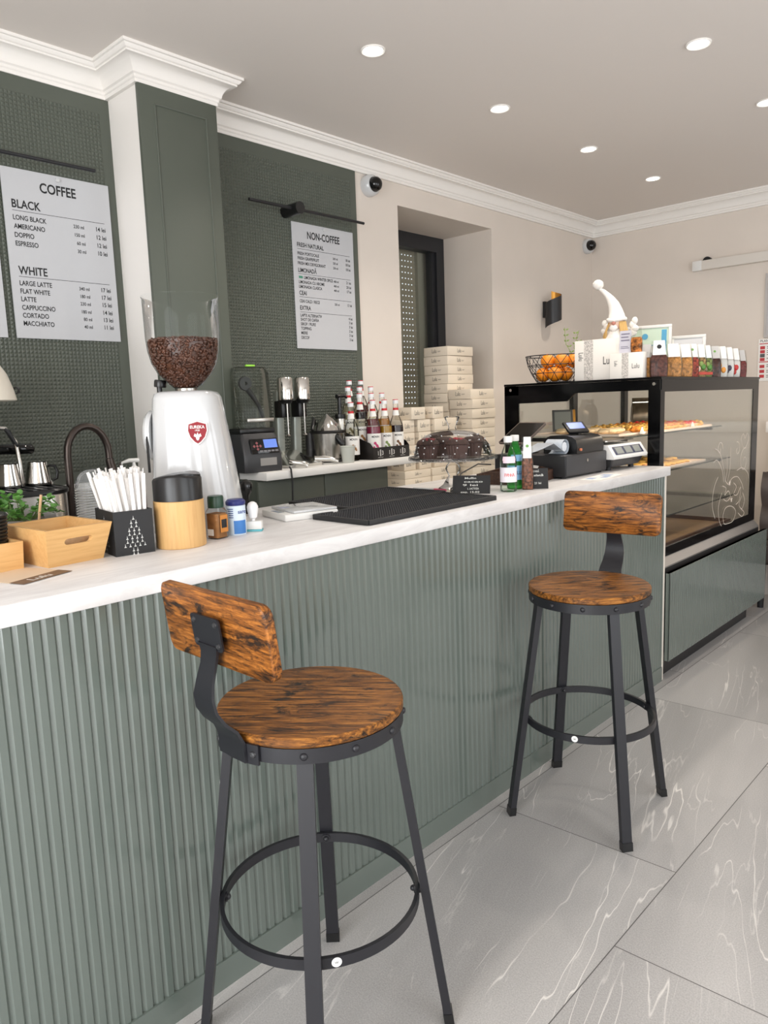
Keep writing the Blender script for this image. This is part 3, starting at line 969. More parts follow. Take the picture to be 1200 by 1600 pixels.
def bean(c):
    rnd = random.random
    m = T(*c) @ Matrix.Rotation(rnd() * 6.28, 4, Vector((rnd() - .5, rnd() - .5, rnd() - .5)).normalized() if True else 'X')
    bn.sph((0, 0, 0), 0.0062, 0.0042, 0.0034, 8, 5, m)
for k in range(1500):
    if k < 1150:
        u = random.random()
        z = HZ + 0.016 + 0.132 * (u ** 0.75)
        for (r1, z1), (r2, z2) in zip(bp, bp[1:]):
            if z1 <= z <= z2:
                r = r1 + (r2 - r1) * (z - z1) / max(1e-6, z2 - z1)
                break
        r = min(r, 0.098)
        if r < 0.02: continue
        a = random.random() * 2 * PI
        bean((r * math.cos(a) * 0.985, r * math.sin(a) * 0.985, z))
    else:
        r, a = 0.097 * math.sqrt(random.random()), random.random() * 2 * PI
        bean((r * math.cos(a), r * math.sin(a), HZ + 0.150 + 0.008 * (1 - r / 0.1)))
beans = tag(bn.build('coffee_beans', BEAN, None, sharp=80), 'roasted coffee beans filling the clear grinder hopper', 'coffee beans')
beans.location = gr.location
beans.rotation_euler = gr.rotation_euler
beans['kind'] = 'stuff'
# badge on the front, shield with lettering
RED = M_('badge_red', (138, 14, 30), 0.4, spec=0.3)
bx_, bz_ = 0.052, 0.293
ins = Matrix.Rotation(-0.11, 4, 'X')
Mg = T(bx_, -0.112, bz_) @ RX(-0.11) @ RZ(0.10) @ FY
shield = [(-0.024, 0.022), (0, 0.029), (0.024, 0.022), (0.026, 0.004), (0.020, -0.014), (0.008, -0.028), (0, -0.033), (-0.008, -0.028), (-0.020, -0.014), (-0.026, 0.004)]
b0 = MB().prism([(x * 1.12, y * 1.12) for x, y in shield], -0.006, 0.003, Mg).build('badge_rim', M_('badge_rim_white', (225, 215, 212), 0.3), gr)
MB().prism(shield, 0.003, 0.0042, Mg).build('badge_field', RED, b0)
lt = MB()
lt.text('EUREKA', 0.0085, Mg @ T(0, 0.010, 0.0046), 'C', width=0.041, bold=0.02)
lt.text('1920', 0.005, Mg @ T(0, 0.002, 0.0046), 'C', bold=0.01)
lt.prism([(-0.008, -0.004), (-0.003, -0.008), (0, -0.001), (0.003, -0.008), (0.008, -0.004), (0.011, -0.012), (0.005, -0.015), (0.004, -0.021), (0, -0.025), (-0.004, -0.021), (-0.005, -0.015), (-0.011, -0.012)], 0.0042, 0.0048, Mg)
lt.build('badge_lettering', WHITEP, b0)

# ------------------------------------------------------------------ straw holder and straws
sx_, sy_ = -0.305, 0.925
rzs = math.radians(-9)
sb = thing('straw_holder', 'black card straw holder printed with a white tree', 'straw holder', (sx_, sy_, CT), rzs)
hw, hd, hh, th = 0.070, 0.050, 0.112, 0.0022
CARD = M_('black_card', (24, 24, 26), 0.55)
b = MB()
b.box(-hw, hw, -hd, hd, 0, th)
b.box(-hw, hw, -hd, -hd + th, th, hh).box(-hw, hw, hd - th, hd, th, hh).box(-hw, -hw + th, -hd + th, hd - th, th, hh).box(hw - th, hw, -hd + th, hd - th, th, hh)
b.build('box', CARD, sb)
def tree(mb, M, k=1.0):
    def g(x, y):
        s = 0.0052 * k
        mb.add([(x - s * .55, y - s, 0), (x + s * .55, y - s, 0), (x + s * .55, y - s * .75, 0), (x + s * .2, y - s * .5, 0), (x, y + s, 0), (x - s * .2, y - s * .5, 0), (x - s * .55, y - s * .75, 0)], [(0, 1, 2, 3, 4, 5, 6)], M)
    rows = [1, 2, 2, 3, 3, 4, 4, 5]
    for i, n in enumerate(rows):
        for j in range(n): g((j - (n - 1) / 2) * 0.0125 * k * (1 if n < 5 else 1.0), (0.036 - i * 0.0098) * k)
    for i in range(2):
        for j in (-1, 1): g(j * 0.005 * k, (-0.044 - i * 0.0095) * k)
SILV = M_('silver_print', (206, 206, 204), 0.5)
for mtx in (T(hw + 0.0004, 0, 0.058) @ FX, T(0.0, -hd - 0.0004, 0.058) @ FY):
    tr = MB()
    tree(tr, mtx)
    tr.build('tree_print', SILV, sb)
STRAW = M_('paper_sleeve', (240, 237, 234), 0.65, var=0.03, vscale=200)
smesh = None
random.seed(3)
straws = []
for i in range(9):
    for j in range(6):
        x = (-0.058 + 0.0145 * i) + random.uniform(-0.002, 0.002)
        y = (-0.036 + 0.0144 * j) + random.uniform(-0.002, 0.002)
        # all straws fan out slightly to the same side, so they do not cross
        straws.append((x, y, -0.16 + 0.028 * i + random.uniform(-0.012, 0.012), 0.02 - 0.045 * (5 - j) + random.uniform(-0.015, 0.015)))
label_s = 'white paper-wrapped drinking straw standing in the black holder'
for k, (x, y, lx, ly) in enumerate(straws):
    if smesh is None:
        m = MB()
        m.tube([(0, 0, 0), (0, 0, 0.188)], 0.0048, 10, flat=0.62)
        m.box(-0.0048, 0.0048, -0.0006, 0.0006, 0.188, 0.201)
        o = m.build('drinking_straw', STRAW)
        smesh = o
    else:
        o = smesh.copy()
        COL.objects.link(o)
    tag(o, label_s, 'straw', 'paper-wrapped straws in the holder')
    ca, sa = math.cos(rzs), math.sin(rzs)
    zf = random.uniform(0, 0.014)
    xb, yb = x - math.tan(lx) * 0.10 * 0.9, y - math.tan(ly) * 0.10 * 0.9
    xb, yb = max(-0.060, min(0.060, xb)), max(-0.041, min(0.041, yb))
    o.location = (sx_ + xb * ca - yb * sa, sy_ + xb * sa + yb * ca, CT + 0.005 + zf)
    o.matrix_world = T(*o.location) @ RZ(rzs) @ RY(lx) @ RX(-ly) @ RZ(random.uniform(-0.6, 0.6))
# ------------------------------------------------------------------ bamboo boxes
def tray_box(name, label, loc, rz, bx, by, tx, ty, h, slot, cat='box'):
    t = thing(name, label, cat, loc, rz)
    th = 0.009
    def wall(sgn, axis):
        pass
    def P(u, v, w, side):
        """u across (-1..1), v up (0..1), w outside 0 / inside 1"""
        hx = (bx + (tx - bx) * v) / 2 - w * th
        hy = (by + (ty - by) * v) / 2 - w * th
        z = v * h
        if side == 'px': return (hx, u * (hy), z)
        if side == 'nx': return (-hx, -u * hy, z)
        if side == 'py': return (-u * hx, hy, z)
        return (u * hx, -hy, z)
    for side in ('px', 'nx', 'py', 'ny'):
        m = MB()
        if slot and side in ('px',):
            N = 32
            def outer(k):
                a = 2 * PI * k / N
                c_, s_ = math.cos(a), math.sin(a)
                q = max(abs(c_), abs(s_))
                return (c_ / q, 0.5 + 0.5 * s_ / q)
            def innr(k):
                a = 2 * PI * k / N
                c_, s_ = math.cos(a), math.sin(a)
                ex = 0.33 if c_ > 0.02 else (-0.33 if c_ < -0.02 else 0)
                return (ex + 0.12 * c_ + (0.0 if abs(c_) > 0.02 else 0), 0.63 + 0.085 * s_)
            R = []
            R.append([P(*outer(k), 0, side) for k in range(N)])
            R.append([P(*innr(k), 0, side) for k in range(N)])
            R.append([P(*innr(k), 1, side) for k in range(N)])
            R.append([P(*outer(k), 1, side) for k in range(N)])
            R.append(R[0])
            m.loft(R, False)
        else:
            vs = [P(u, v, w, side) for w in (0, 1) for v in (0, 1) for u in (-1, 1)]
            m.add(vs, [(0, 1, 3, 2), (4, 6, 7, 5), (0, 4, 5, 1), (2, 3, 7, 6), (0, 2, 6, 4), (1, 5, 7, 3)])
        m.build('side_panel', BAMBOO, t)
    MB().box(-bx / 2 + th, bx / 2 - th, -by / 2 + th, by / 2 - th, 0, 0.008).build('bottom', BAMBOO, t)
    return t
tray_box('wooden_box', 'tapered bamboo box with a handle slot beside the straw holder', (-0.340, 0.768, CT), math.radians(4), 0.155, 0.140, 0.215, 0.168, 0.092, True)
tray_box('wooden_box', 'small bamboo box cut off by the left edge of the photo', (-0.39, 0.585, CT), math.radians(2), 0.165, 0.16, 0.172, 0.166, 0.066, False)
st_ = MB()
for k in range(6): st_.box(-0.05, 0.055, -0.003, 0.003, 0.0, 0.0016, M=T(0.0, 0, 0.0018 * k) @ RZ(0.25 * math.sin(k * 2.3)))
for k in range(6):
    m = MB().box(-0.055, 0.055, -0.003, 0.003, 0.0, 0.0016, bev=0.0006)
    o = m.build('wooden_stirrer', M_('birch', (214, 176, 136), 0.6) if k == 0 else bpy.data.materials['birch'])
    o.location = (-0.335 + 0.012 * math.cos(k), 0.755 + 0.006 * k, CT + 0.0085 + 0.0018 * k + 0.05)
    o.rotation_euler = (0, 0, 1.9 + 0.12 * math.sin(k * 2.1))
    tag(o, 'thin wooden stirrer lying in the bamboo box', 'stirrer', 'wooden stirrers in the bamboo box')
o = tag(MB().box(-0.048, 0.048, -0.058, 0.058, 0.0, 0.0485, bev=0.003).build('sugar_sachets', M_('kraft_sachets', (206, 170, 130), 0.7, var=0.15, vscale=60)), 'kraft coloured sachets filling the bamboo box', 'sachets')
o.location = (-0.336, 0.768, CT + 0.0095)
o = tag(MB().tube([(0, 0, 0), (0.004, 0.012, 0.075)], 0.0035, 8, flat=0.6).build('wooden_stick', bpy.data.materials['birch']), 'pale wooden stick standing upright among the green leaves', 'stick')
o.location = (-0.50, 0.787, CT + 0.075)

# ------------------------------------------------------------------ potted herb behind the boxes, ribbed black cups, leaflet
pt = thing('potted_herb', 'small leafy green herb behind the bamboo box', 'plant', (-0.575, 0.775, CT))
MB().lathe([(0, 0), (0.038, 0), (0.052, 0.075), (0.055, 0.078), (0.055, 0.084), (0.049, 0.084), (0.046, 0.075), (0, 0.072)], 28).build('pot', M_('terracotta_grey', (120, 112, 104), 0.7), pt)
random.seed(11)
stm, lf = MB(), MB()
for k in range(46):
    a = random.random() * 2 * PI
    rr_ = 0.03 + 0.095 * random.random()
    hh_ = 0.085 + 0.075 * random.random() * (1.15 - rr_ / 0.14)
    p0 = Vector((0.02 * math.cos(a), 0.02 * math.sin(a), 0.07))
    p2 = Vector((rr_ * math.cos(a), rr_ * math.sin(a) * 1.1, hh_))
    p1 = (p0 + p2) / 2 + Vector((0, 0, 0.02))
    stm.tube([p0, p1, p2], 0.0012, 5)
    for q in range(5):
        c_ = p1.lerp(p2, 0.1 + 0.26 * q)
        d_ = Vector((random.uniform(-1, 1), random.uniform(-1, 1), random.uniform(-0.1, 0.9))).normalized()
        sd = d_.cross(Vector((0.2, 0.1, 1))).normalized()
        up = sd.cross(d_)
        Lh, Wd = random.uniform(0.013, 0.023), random.uniform(0.008, 0.013)
        pts = [c_, c_ + d_ * Lh * .35 + sd * Wd * .8 + up * 0.001, c_ + d_ * Lh * .75 + sd * Wd * .7, c_ + d_ * Lh, c_ + d_ * Lh * .75 - sd * Wd * .7, c_ + d_ * Lh * .35 - sd * Wd * .8 + up * 0.001, c_ + d_ * Lh * .5 - up * 0.002]
        lf.add(pts, [(0, 1, 6), (1, 2, 6), (2, 3, 6), (3, 4, 6), (4, 5, 6), (5, 0, 6)])
stm.build('stems', M_('herb_stem', (96, 118, 62), 0.6), pt)
lf.build('foliage', M_('herb_leaf', (78, 128, 52), 0.5, var=0.3, vscale=40), pt, sharp=80)
rc = MB()
prof = [(0, 0)]
for k in range(14):
    z = 0.0 + k * 0.0085
    r = 0.031 + 0.0007 * k
    prof += [(r, z), (r + 0.0025, z + 0.003), (r + 0.0025, z + 0.0065), (r, z + 0.0083)]
prof += [(0.038, 0.122), (0.0, 0.122)]
rc.lathe(prof, 32)
o = tag(rc.build('ripple_cup_stack', BLACKP, sharp=25), 'stack of black ripple cups standing in the small bamboo box', 'cups')
o.location = (-0.385, 0.626, CT + 0.0085)
lfm = thing('leaflet', 'cream and brown leaflet with a white logo lying on the counter', 'leaflet', (-0.225, 0.628, CT + 0.0006), math.radians(20))
MB().box(-0.075, 0.04, -0.062, 0.072, 0, 0.0008).build('sheet', M_('leaflet_cream', (222, 202, 178), 0.6), lfm)
MB().box(0.036, 0.079, -0.062, 0.072, 0.0009, 0.0013).build('brown_band', M_('leaflet_brown', (112, 88, 70), 0.5), lfm)
MB().text('Lulu', 0.022, T(0.069, -0.028, 0.0016) @ RZ(PI / 2), 'L', width=0.055, bold=0.01).build('logo', PAPER, lfm)

# ------------------------------------------------------------------ clear dome lids
def lid_stack(label, loc, r, n, pitch):
    t = thing('dome_lid_stack', label, 'lids', loc)
    for k in range(n):
        m = MB()
        z = k * pitch
        m.lathe([(r, z), (r + 0.003, z + 0.001), (r + 0.003, z + 0.003), (r, z + 0.004)], 36)
        m.build('lid_rim', LIDG, t)
    z = (n - 1) * pitch + 0.004
    MB().lathe([(r, z), (r * 0.97, z + 0.012), (r * 0.86, z + 0.030), (r * 0.65, z + 0.043), (r * 0.35, z + 0.050), (0, z + 0.052)], 36).build('dome', LIDG, t)
    return t
LIDG = glass('clear_plastic_lid', (244, 246, 246), 1.5, 0.06, 0.10, (235, 238, 240))
lid_stack('tall stack of clear plastic dome lids behind the straws', (-0.52, 0.955, CT), 0.050, 21, 0.0074)
lid_stack('low stack of clear dome lids between the herb and the tall lid stack', (-0.502, 0.857, CT), 0.038, 6, 0.006)

# ------------------------------------------------------------------ bamboo canister, spice jar, salt can, stamp, tamper
cn = thing('canister', 'round bamboo canister with a black swing lid', 'canister', (-0.243, 1.050, CT))
MB().lathe([(0, 0.0), (0.063, 0.0), (0.065, 0.002), (0.065, 0.122), (0.063, 0.124), (0, 0.124)], 56).build('body', BAMBOOV, cn)
ld = MB()
MB_l = [(0.0615, 0.1245), (0.0635, 0.126), (0.0635, 0.168), (0.060, 0.176)]
rings = []
N = 48
def topz(x, y): return 0.182 + 0.012 * math.sin(1.4 + 22 * (x * 0.727 + y * 0.686)) - 0.6 * (x * x + y * y)
rings.append([(0.0635 * math.cos(2 * PI * k / N), 0.0635 * math.sin(2 * PI * k / N), 0.1245) for k in range(N)])
for f in (1.0, 0.97, 0.9, 0.7, 0.5, 0.3, 0.1):
    ring = []
    for k in range(N):
        a = 2 * PI * k / N
        x, y = 0.0635 * f * math.cos(a), 0.0635 * f * math.sin(a)
        ring.append((x, y, topz(x, y) - (0.006 if f == 1.0 else (0.002 if f == .97 else 0))))
    rings.append(ring)
ld.loft(rings)
ld.build('lid', BLACKP, cn, sharp=60)
fl = MB()
rings = []
rv, vv_ = Vector((0.727, 0.686, 0)), Vector((-0.686, 0.727, 0))
for i in range(9):
    u = -0.012 + 0.074 * i / 8
    hw_ = math.sqrt(max(0.0, 0.060 ** 2 - (u - 0.002) ** 2)) * 0.82 + 0.002
    z = 0.183 + 0.012 * math.sin(PI * (i / 8) * 0.75 + 0.3)
    th_ = 0.004 + 0.010 * (i / 8) * (1 if i < 8 else 0.4)
    o_ = rv * u
    rings.append([(o_ + vv_ * hw_ + Vector((0, 0, z)))[:], (o_ - vv_ * hw_ + Vector((0, 0, z)))[:], (o_ - vv_ * hw_ + Vector((0, 0, z - th_)))[:], (o_ + vv_ * hw_ + Vector((0, 0, z - th_)))[:]])
fl.loft(rings)
fl.build('swing_flap', BLACKP, cn, sharp=50)

sj = thing('spice_jar', 'square glass spice jar with a dark green lid', 'spice jar', (-0.255, 1.172, CT), math.radians(10))
MB().loft([[(x, y, z) for x, y in rrect(h, h, rd, 4)] for z, h, rd in ((0.0, 0.021, 0.006), (0.003, 0.0235, 0.007), (0.072, 0.0235, 0.007), (0.082, 0.021, 0.012), (0.088, 0.019, 0.016))], True).build('jar', GLASS, sj, sharp=60)
MB().loft([[(x, y, z) for x, y in rrect(h, h, rd, 4)] for z, h, rd in ((0.003, 0.020, 0.006), (0.070, 0.0205, 0.006))], True).build('ground_spice', M_('cinnamon', (158, 110, 66), 0.9, var=0.15, vscale=60), sj)
MB().lathe([(0.0, 0.086), (0.0215, 0.086), (0.022, 0.088), (0.022, 0.115), (0.020, 0.119), (0, 0.119)], 40).build('lid', M_('bottle_green', (24, 58, 42), 0.35), sj)
lb_ = MB()
lb_.box(0.0236, 0.0242, -0.010, 0.018, 0.018, 0.066)
lb_.build('label', M_('jar_label_orange', (196, 126, 50), 0.5), sj)
MB().box(0.0243, 0.0246, -0.006, 0.014, 0.030, 0.054).build('label_print', INK, sj)
MB().box(-0.012, 0.010, -0.0243, -0.0237, 0.01, 0.028).build('price_sticker', PAPER, sj)

sc_ = thing('salt_tin', 'small blue and white tin with a dark blue lid beside the spice jar', 'tin', (-0.262, 1.243, CT))
MB().lathe([(0, 0), (0.0265, 0), (0.0275, 0.002), (0.0275, 0.082), (0.026, 0.084), (0, 0.084)], 36).build('body', M_('tin_pale_blue', (206, 220, 232), 0.4), sc_)
MB().lathe([(0, 0.0845), (0.0265, 0.0845), (0.028, 0.087), (0.028, 0.095), (0.022, 0.101), (0, 0.102)], 36).build('lid', M_('navy_lid', (40, 48, 110), 0.35), sc_)
b1 = MB().lathe([(0.0277, 0.004), (0.0279, 0.004), (0.0279, 0.042), (0.0277, 0.042)], 20, None, -0.9, 0.5)
b1.build('blue_label', M_('label_blue', (58, 120, 190), 0.45), sc_)
lt = MB()
for k, zz in enumerate((0.074, 0.068, 0.062, 0.056, 0.050)): lt.lathe([(0.0279, zz), (0.0281, zz), (0.0281, zz + 0.0022), (0.0279, zz + 0.0022)], 12, None, -1.6 + 0.05 * k, -0.9)
lt.text('sare', 0.011, T(0.0284, 0.0, 0.062) @ FX, 'C', bold=0.01)
lt.build('lettering', M_('ink_blue', (44, 70, 140), 0.5), sc_)

sp_ = thing('rubber_stamp', 'white hand stamp with a teal base beside the blue tin', 'stamp', (-0.262, 1.302, CT), math.radians(42))
MB().box(-0.026, 0.026, -0.014, 0.014, 0, 0.006, bev=0.001).build('base', M_('teal_base', (92, 176, 186), 0.4), sp_)
MB().box(-0.026, 0.026, -0.014, 0.014, 0.0062, 0.030, bev=0.002).build('block', WHITEP, sp_)
MB().lathe([(0, 0.0302), (0.006, 0.0302), (0.006, 0.036), (0.012, 0.040), (0.016, 0.062), (0.0165, 0.072), (0.012, 0.082), (0.005, 0.086), (0, 0.087)], 24).build('handle', M_('stamp_handle_white', (232, 230, 230), 0.3), sp_)

tm = thing('coffee_tamper', 'black tamper with a round knob handle standing on the counter', 'tamper', (-0.55, 1.492, CT))
MB().lathe([(0, 0), (0.029, 0), (0.029, 0.010), (0.024, 0.014), (0.011, 0.020), (0.009, 0.045), (0.012, 0.065), (0.019, 0.078), (0.023, 0.094), (0.0225, 0.106), (0.016, 0.116), (0.006, 0.120), (0, 0.120)], 36).build('body', BLACKG, tm)
MB().lathe([(0.0292, 0.0005), (0.0298, 0.0005), (0.0298, 0.007), (0.0292, 0.007)], 36).build('base_ring', STEEL, tm)

# ------------------------------------------------------------------ white scale, rubber bar mats, pen
ws = thing('kitchen_scale', 'flat white kitchen scale in front of the black bar mats', 'scale', (-0.372, 1.572, CT), math.radians(-14))
MB().box(-0.09, 0.09, -0.095, 0.095, 0.0, 0.022, bev=0.004).build('body', WHITEP, ws)
MB().box(-0.085, 0.085, -0.062, 0.094, 0.0225, 0.030, bev=0.002).build('weighing_plate', WHITEG, ws)
MB().box(-0.03, 0.03, -0.0895, -0.068, 0.0223, 0.0232).build('display', M_('scale_display', (150, 156, 158), 0.25), ws)
def mat_(label, x0, x1, y0, y1, rz=0.0):
    cx, cy = (x0 + x1) / 2, (y0 + y1) / 2
    t = thing('bar_mat', label, 'bar mat', (cx, cy, CT), rz, 'rubber bar mats')
    hx, hy = (x1 - x0) / 2, (y1 - y0) / 2
    m = MB().box(-hx, hx, -hy, hy, 0, 0.009, bev=0.002)
    for a in (-1, 1):
        m.box(-hx, hx, a * hy - 0.006, a * hy + 0.006, 0.0, 0.016, bev=0.002)
        m.box(a * hx - 0.006, a * hx + 0.006, -hy, hy, 0.0, 0.016, bev=0.002)
    m.build('base', RUBBER, t)
    g = MB()
    Mt = T(0, 0, 0.0092) @ Matrix(((0, 0, 1, 0), (0, 1, 0, 0), (1, 0, 0, 0), (0, 0, 0, 1))) if False else None
    nx, ny = int((2 * hx - 0.02) / 0.0105), int((2 * hy - 0.02) / 0.0105)
    vs, fs = [], []
    for i in range(nx):
        for j in range(ny):
            x, y, s, h = -hx + 0.010 + (i + .5) * (2 * hx - 0.02) / nx, -hy + 0.010 + (j + .5) * (2 * hy - 0.02) / ny, 0.0036, 0.0145
            b = len(vs)
            vs += [(x - s, y - s, 0.008), (x + s, y - s, 0.008), (x + s, y + s, 0.008), (x - s, y + s, 0.008), (x - s * .55, y - s * .55, h), (x + s * .55, y - s * .55, h), (x + s * .55, y + s * .55, h), (x - s * .55, y + s * .55, h)]
            fs += [(b, b + 1, b + 5, b + 4), (b + 1, b + 2, b + 6, b + 5), (b + 2, b + 3, b + 7, b + 6), (b + 3, b, b + 4, b + 7), (b + 4, b + 5, b + 6, b + 7)]
    g.add(vs, fs)
    g.build('nubs', M_('rubber_nubs', (44, 44, 47), 0.5), t, sharp=10)
mat_('black nubbed rubber bar mat along the counter front edge', -0.272, -0.03, 1.545, 2.195, math.radians(0.0))
mat_('black nubbed rubber bar mat behind the front mat', -0.60, -0.292, 1.72, 2.235, math.radians(0.0))
pn = thing('marker_pen', 'white and pink pen lying beside the cake stand foot', 'pen', (-0.45, 2.30, CT + 0.0058), math.radians(3.4))
MB().tube([(-0.055, 0, 0), (0.05, 0, 0)], 0.0052, 12).build('barrel', WHITEG, pn)
MB().tube([(0.0505, 0, 0), (0.105, 0, 0), (0.109, 0, 0)], [0.0056, 0.0056, 0.003], 12).build('cap', M_('pen_pink', (206, 74, 110), 0.35), pn)

# ------------------------------------------------------------------ espresso machine corner, tap, soap
em = thing('espresso_machine', 'chrome espresso machine end with black drip tray at the left edge', 'espresso machine', (-1.30, 0.937, 0.93))
plan = rrect(0.20, 0.225, 0.09, 8)
MB().loft([[(x * s, y * s, z) for x, y in plan] for z, s in ((0.02, 0.94), (0.035, 1.0), (0.245, 1.0), (0.252, 0.99))]).build('tray_body', STEEL, em)
MB().loft([[(x * s, y * s, z) for x, y in plan] for z, s in ((0.2525, 1.0), (0.2525, 1.025), (0.264, 1.03), (0.270, 1.01), (0.268, 0.97), (0.264, 0.96))]).build('tray_rim', BLACKP, em)
g = MB()
for k in range(11): g.box(-0.17, 0.17, -0.18 + 0.034 * k, -0.165 + 0.034 * k, 0.266, 0.2695)
g.build('tray_grid', DARKP, em)
for x in (-0.15, 0.15):
    for y in (-0.16, 0.16): MB().cyl(0.018, 0.0, 0.02, 16, T(x, y, 0)).build('foot', BLACKP, em)
MB().box(-0.18, 0.18, -0.9, -0.235, 0.0, 0.62, bev=0.03).build('body', CREAM, em)
MB().lathe([(0.0, 0.745), (0.03, 0.742), (0.075, 0.715), (0.105, 0.665), (0.122, 0.610), (0.128, 0.578), (0.124, 0.576), (0.10, 0.60), (0, 0.60)], 40, T(0.08, -0.032, 0)).build('side_cover', CREAM, em, sharp=50)
MB().cyl(0.03, 0.52, 0.60, 20, T(0.08, -0.045, 0)).box(0.05, 0.11, -0.3, -0.03, 0.535, 0.575).build('group_arm', CHROME, em)
MB().lathe([(0.0095, -0.004), (0.0125, -0.004), (0.0125, 0.004), (0.0095, 0.004), (0.0095, -0.004)], 20, T(0.09, 0.101, 0.612) @ RX(PI / 2) @ RY(0.5)).build('screw_ring', DARKP, em)
hb = MB().tube([(0.1, -0.22, 0.416), (0.1, -0.02, 0.414), (0.1, 0.08, 0.412), (0.1, 0.127, 0.409), (0.1, 0.134, 0.409)], [0.012, 0.016, 0.019, 0.018, 0.012], 16)
hb.build('portafilter_handle', BLACKG, em)
wn_ = MB().tube([(0.15, -0.16, 0.50), (0.15, 0.03, 0.485), (0.15, 0.058, 0.44), (0.15, 0.066, 0.36), (0.15, 0.068, 0.30), (0.15, 0.068, 0.285)], [0.0065, 0.0065, 0.0065, 0.0065, 0.0085, 0.006], 12)
wn_.build('steam_wand', CHROME, em)
gp = MB()
for k in range(8):
    f = k / 7
    gp.lathe([(0.0066, -0.004), (0.0125, -0.003), (0.0125, 0.003), (0.0066, 0.004)], 16, T(0.15, 0.035 + 0.022 * f, 0.478 - 0.048 * f) @ RX(-0.6 - 0.5 * f))
gp.build('wand_grip', RUBBER, em)
def pitcher(label, loc, rz):
    t = thing('milk_pitcher', label, 'milk pitcher', loc, rz, 'milk pitchers on the drip tray')
    MB().lathe([(0, 0), (0.046, 0), (0.048, 0.003), (0.047, 0.012), (0.034, 0.078), (0.034, 0.084), (0.032, 0.084), (0.032, 0.078), (0.044, 0.012), (0, 0.008)], 40).build('body', CHROME, t)
    MB().tube([(0.036, 0, 0.07), (0.058, 0, 0.066), (0.066, 0, 0.045), (0.062, 0, 0.02), (0.048, 0, 0.014)], 0.0055, 10, up=(0, 1, 0)).build('handle', BLACKP, t)
pitcher('steel milk pitcher standing nearest the dark tap', (-1.33, 1.132, 1.200), 1.2)
pitcher('steel milk pitcher behind the steam wand', (-1.33, 1.029, 1.200), 2.6)

fc = thing('kitchen_tap', 'dark bronze gooseneck kitchen tap against the green wall', 'tap', (-1.25, 1.21, 0.93))
MB().lathe([(0, 0), (0.028, 0), (0.028, 0.012), (0.018, 0.03), (0.0165, 0.05), (0, 0.05)], 24).build('base', BRONZE, fc)
arc = [(0, 0.0, 0.045), (0, 0.002, 0.37)]
for k in range(1, 13):
    a = PI * k / 12
    arc.append((0, 0.0825 - 0.0805 * math.cos(a), 0.375 + 0.105 * math.sin(a) - 0.004 * k / 12))
arc += [(0, 0.163, 0.352)]
MB().tube(arc, 0.0135, 16).build('spout', BRONZE, fc)
MB().tube([(0, 0.163, 0.351), (0, 0.165, 0.335), (0, 0.180, 0.27), (0, 0.188, 0.235)], [0.015, 0.016, 0.021, 0.024], 16).build('spray_head', BRONZE, fc)
MB().tube([(0.0, 0.022, 0.06), (0.02, 0.16, 0.075)], 0.006, 10).build('lever', BRONZE, fc)
lv = thing('tap_lever', 'thin dark upright lever beside the soap bottle', 'tap lever', (-1.25, 1.415, 0.93))
MB().lathe([(0, 0), (0.018, 0), (0.018, 0.03), (0.006, 0.04), (0.0045, 0.33), (0, 0.332)], 16).build('stem', BRONZE, lv)
so = thing('soap_dispenser', 'brown soap bottle with a white pump behind the straws', 'soap bottle', (-1.30, 1.50, 0.93))
MB().lathe([(0, 0), (0.036, 0), (0.038, 0.004), (0.038, 0.235), (0.03, 0.262), (0.014, 0.272), (0.014, 0.28), (0, 0.28)], 32).build('bottle', M_('amber_brown', (92, 52, 44), 0.2), so)
MB().lathe([(0, 0.2805), (0.017, 0.2805), (0.017, 0.305), (0.008, 0.309), (0.0055, 0.325), (0, 0.325)], 24).build('pump_collar', WHITEP, so)
MB().tube([(0.0, 0.02, 0.331), (0, -0.02, 0.333), (0.0, -0.05, 0.326), (0, -0.055, 0.318)], [0.009, 0.008, 0.005, 0.004], 12).build('pump_head', WHITEP, so)

# ------------------------------------------------------------------ machines on the white shelf
SH = 1.1682
bl = thing('blender', 'dark commercial blender with a clear sound enclosure on the white shelf', 'blender', (-1.285, 2.078, SH), math.radians(-6))
def loftbox(levels, n=5):
    R = []
    for z, x0, x1, hy, rad in levels:
        cx, hx = (x0 + x1) / 2, (x1 - x0) / 2
        R.append([(cx + x, y, z) for x, y in rrect(hx, hy, rad, n)])
    return R
MB().loft(loftbox([(0.0, -0.055, 0.098, 0.098, 0.012), (0.02, -0.055, 0.10, 0.1, 0.012), (0.075, -0.055, 0.10, 0.1, 0.014), (0.155, -0.055, 0.075, 0.094, 0.016), (0.172, -0.055, 0.065, 0.088, 0.016)])).build('base', DARKP, bl)
MB().box(-0.055, 0.062, -0.092, 0.092, 0.1725, 0.195, bev=0.006).build('enclosure_deck', BLACKP, bl)
fr_ = Vector((-0.025, 0, 0.08)).normalized()
Mf = basis((0.0905, 0.0, 0.113), (0, 1, 0), fr_, Vector((0, 1, 0)).cross(fr_))
MB().box(-0.062, 0.082, -0.032, 0.036, 0.0005, 0.004, bev=0.001, M=Mf).build('control_panel', BLACKG, bl)
MB().box(0.008, 0.076, -0.008, 0.031, 0.0042, 0.0052, M=Mf).build('display', M_('blue_lcd', (90, 120, 200), 0.25, emit=(110, 140, 220), es=0.45), bl)
dm = MB()
for dx, dy in ((0, 0.016), (0, -0.012), (-0.016, 0.002), (0.016, 0.002), (0, 0.002)): dm.prism([(-0.028 + dx - 0.007, dy), (-0.028 + dx, dy - 0.007), (-0.028 + dx + 0.007, dy), (-0.028 + dx, dy + 0.007)], 0.0042, 0.0052, Mf)
dm.build('keypad', M_('keypad_red', (140, 78, 82), 0.4), bl)
bt_ = MB()
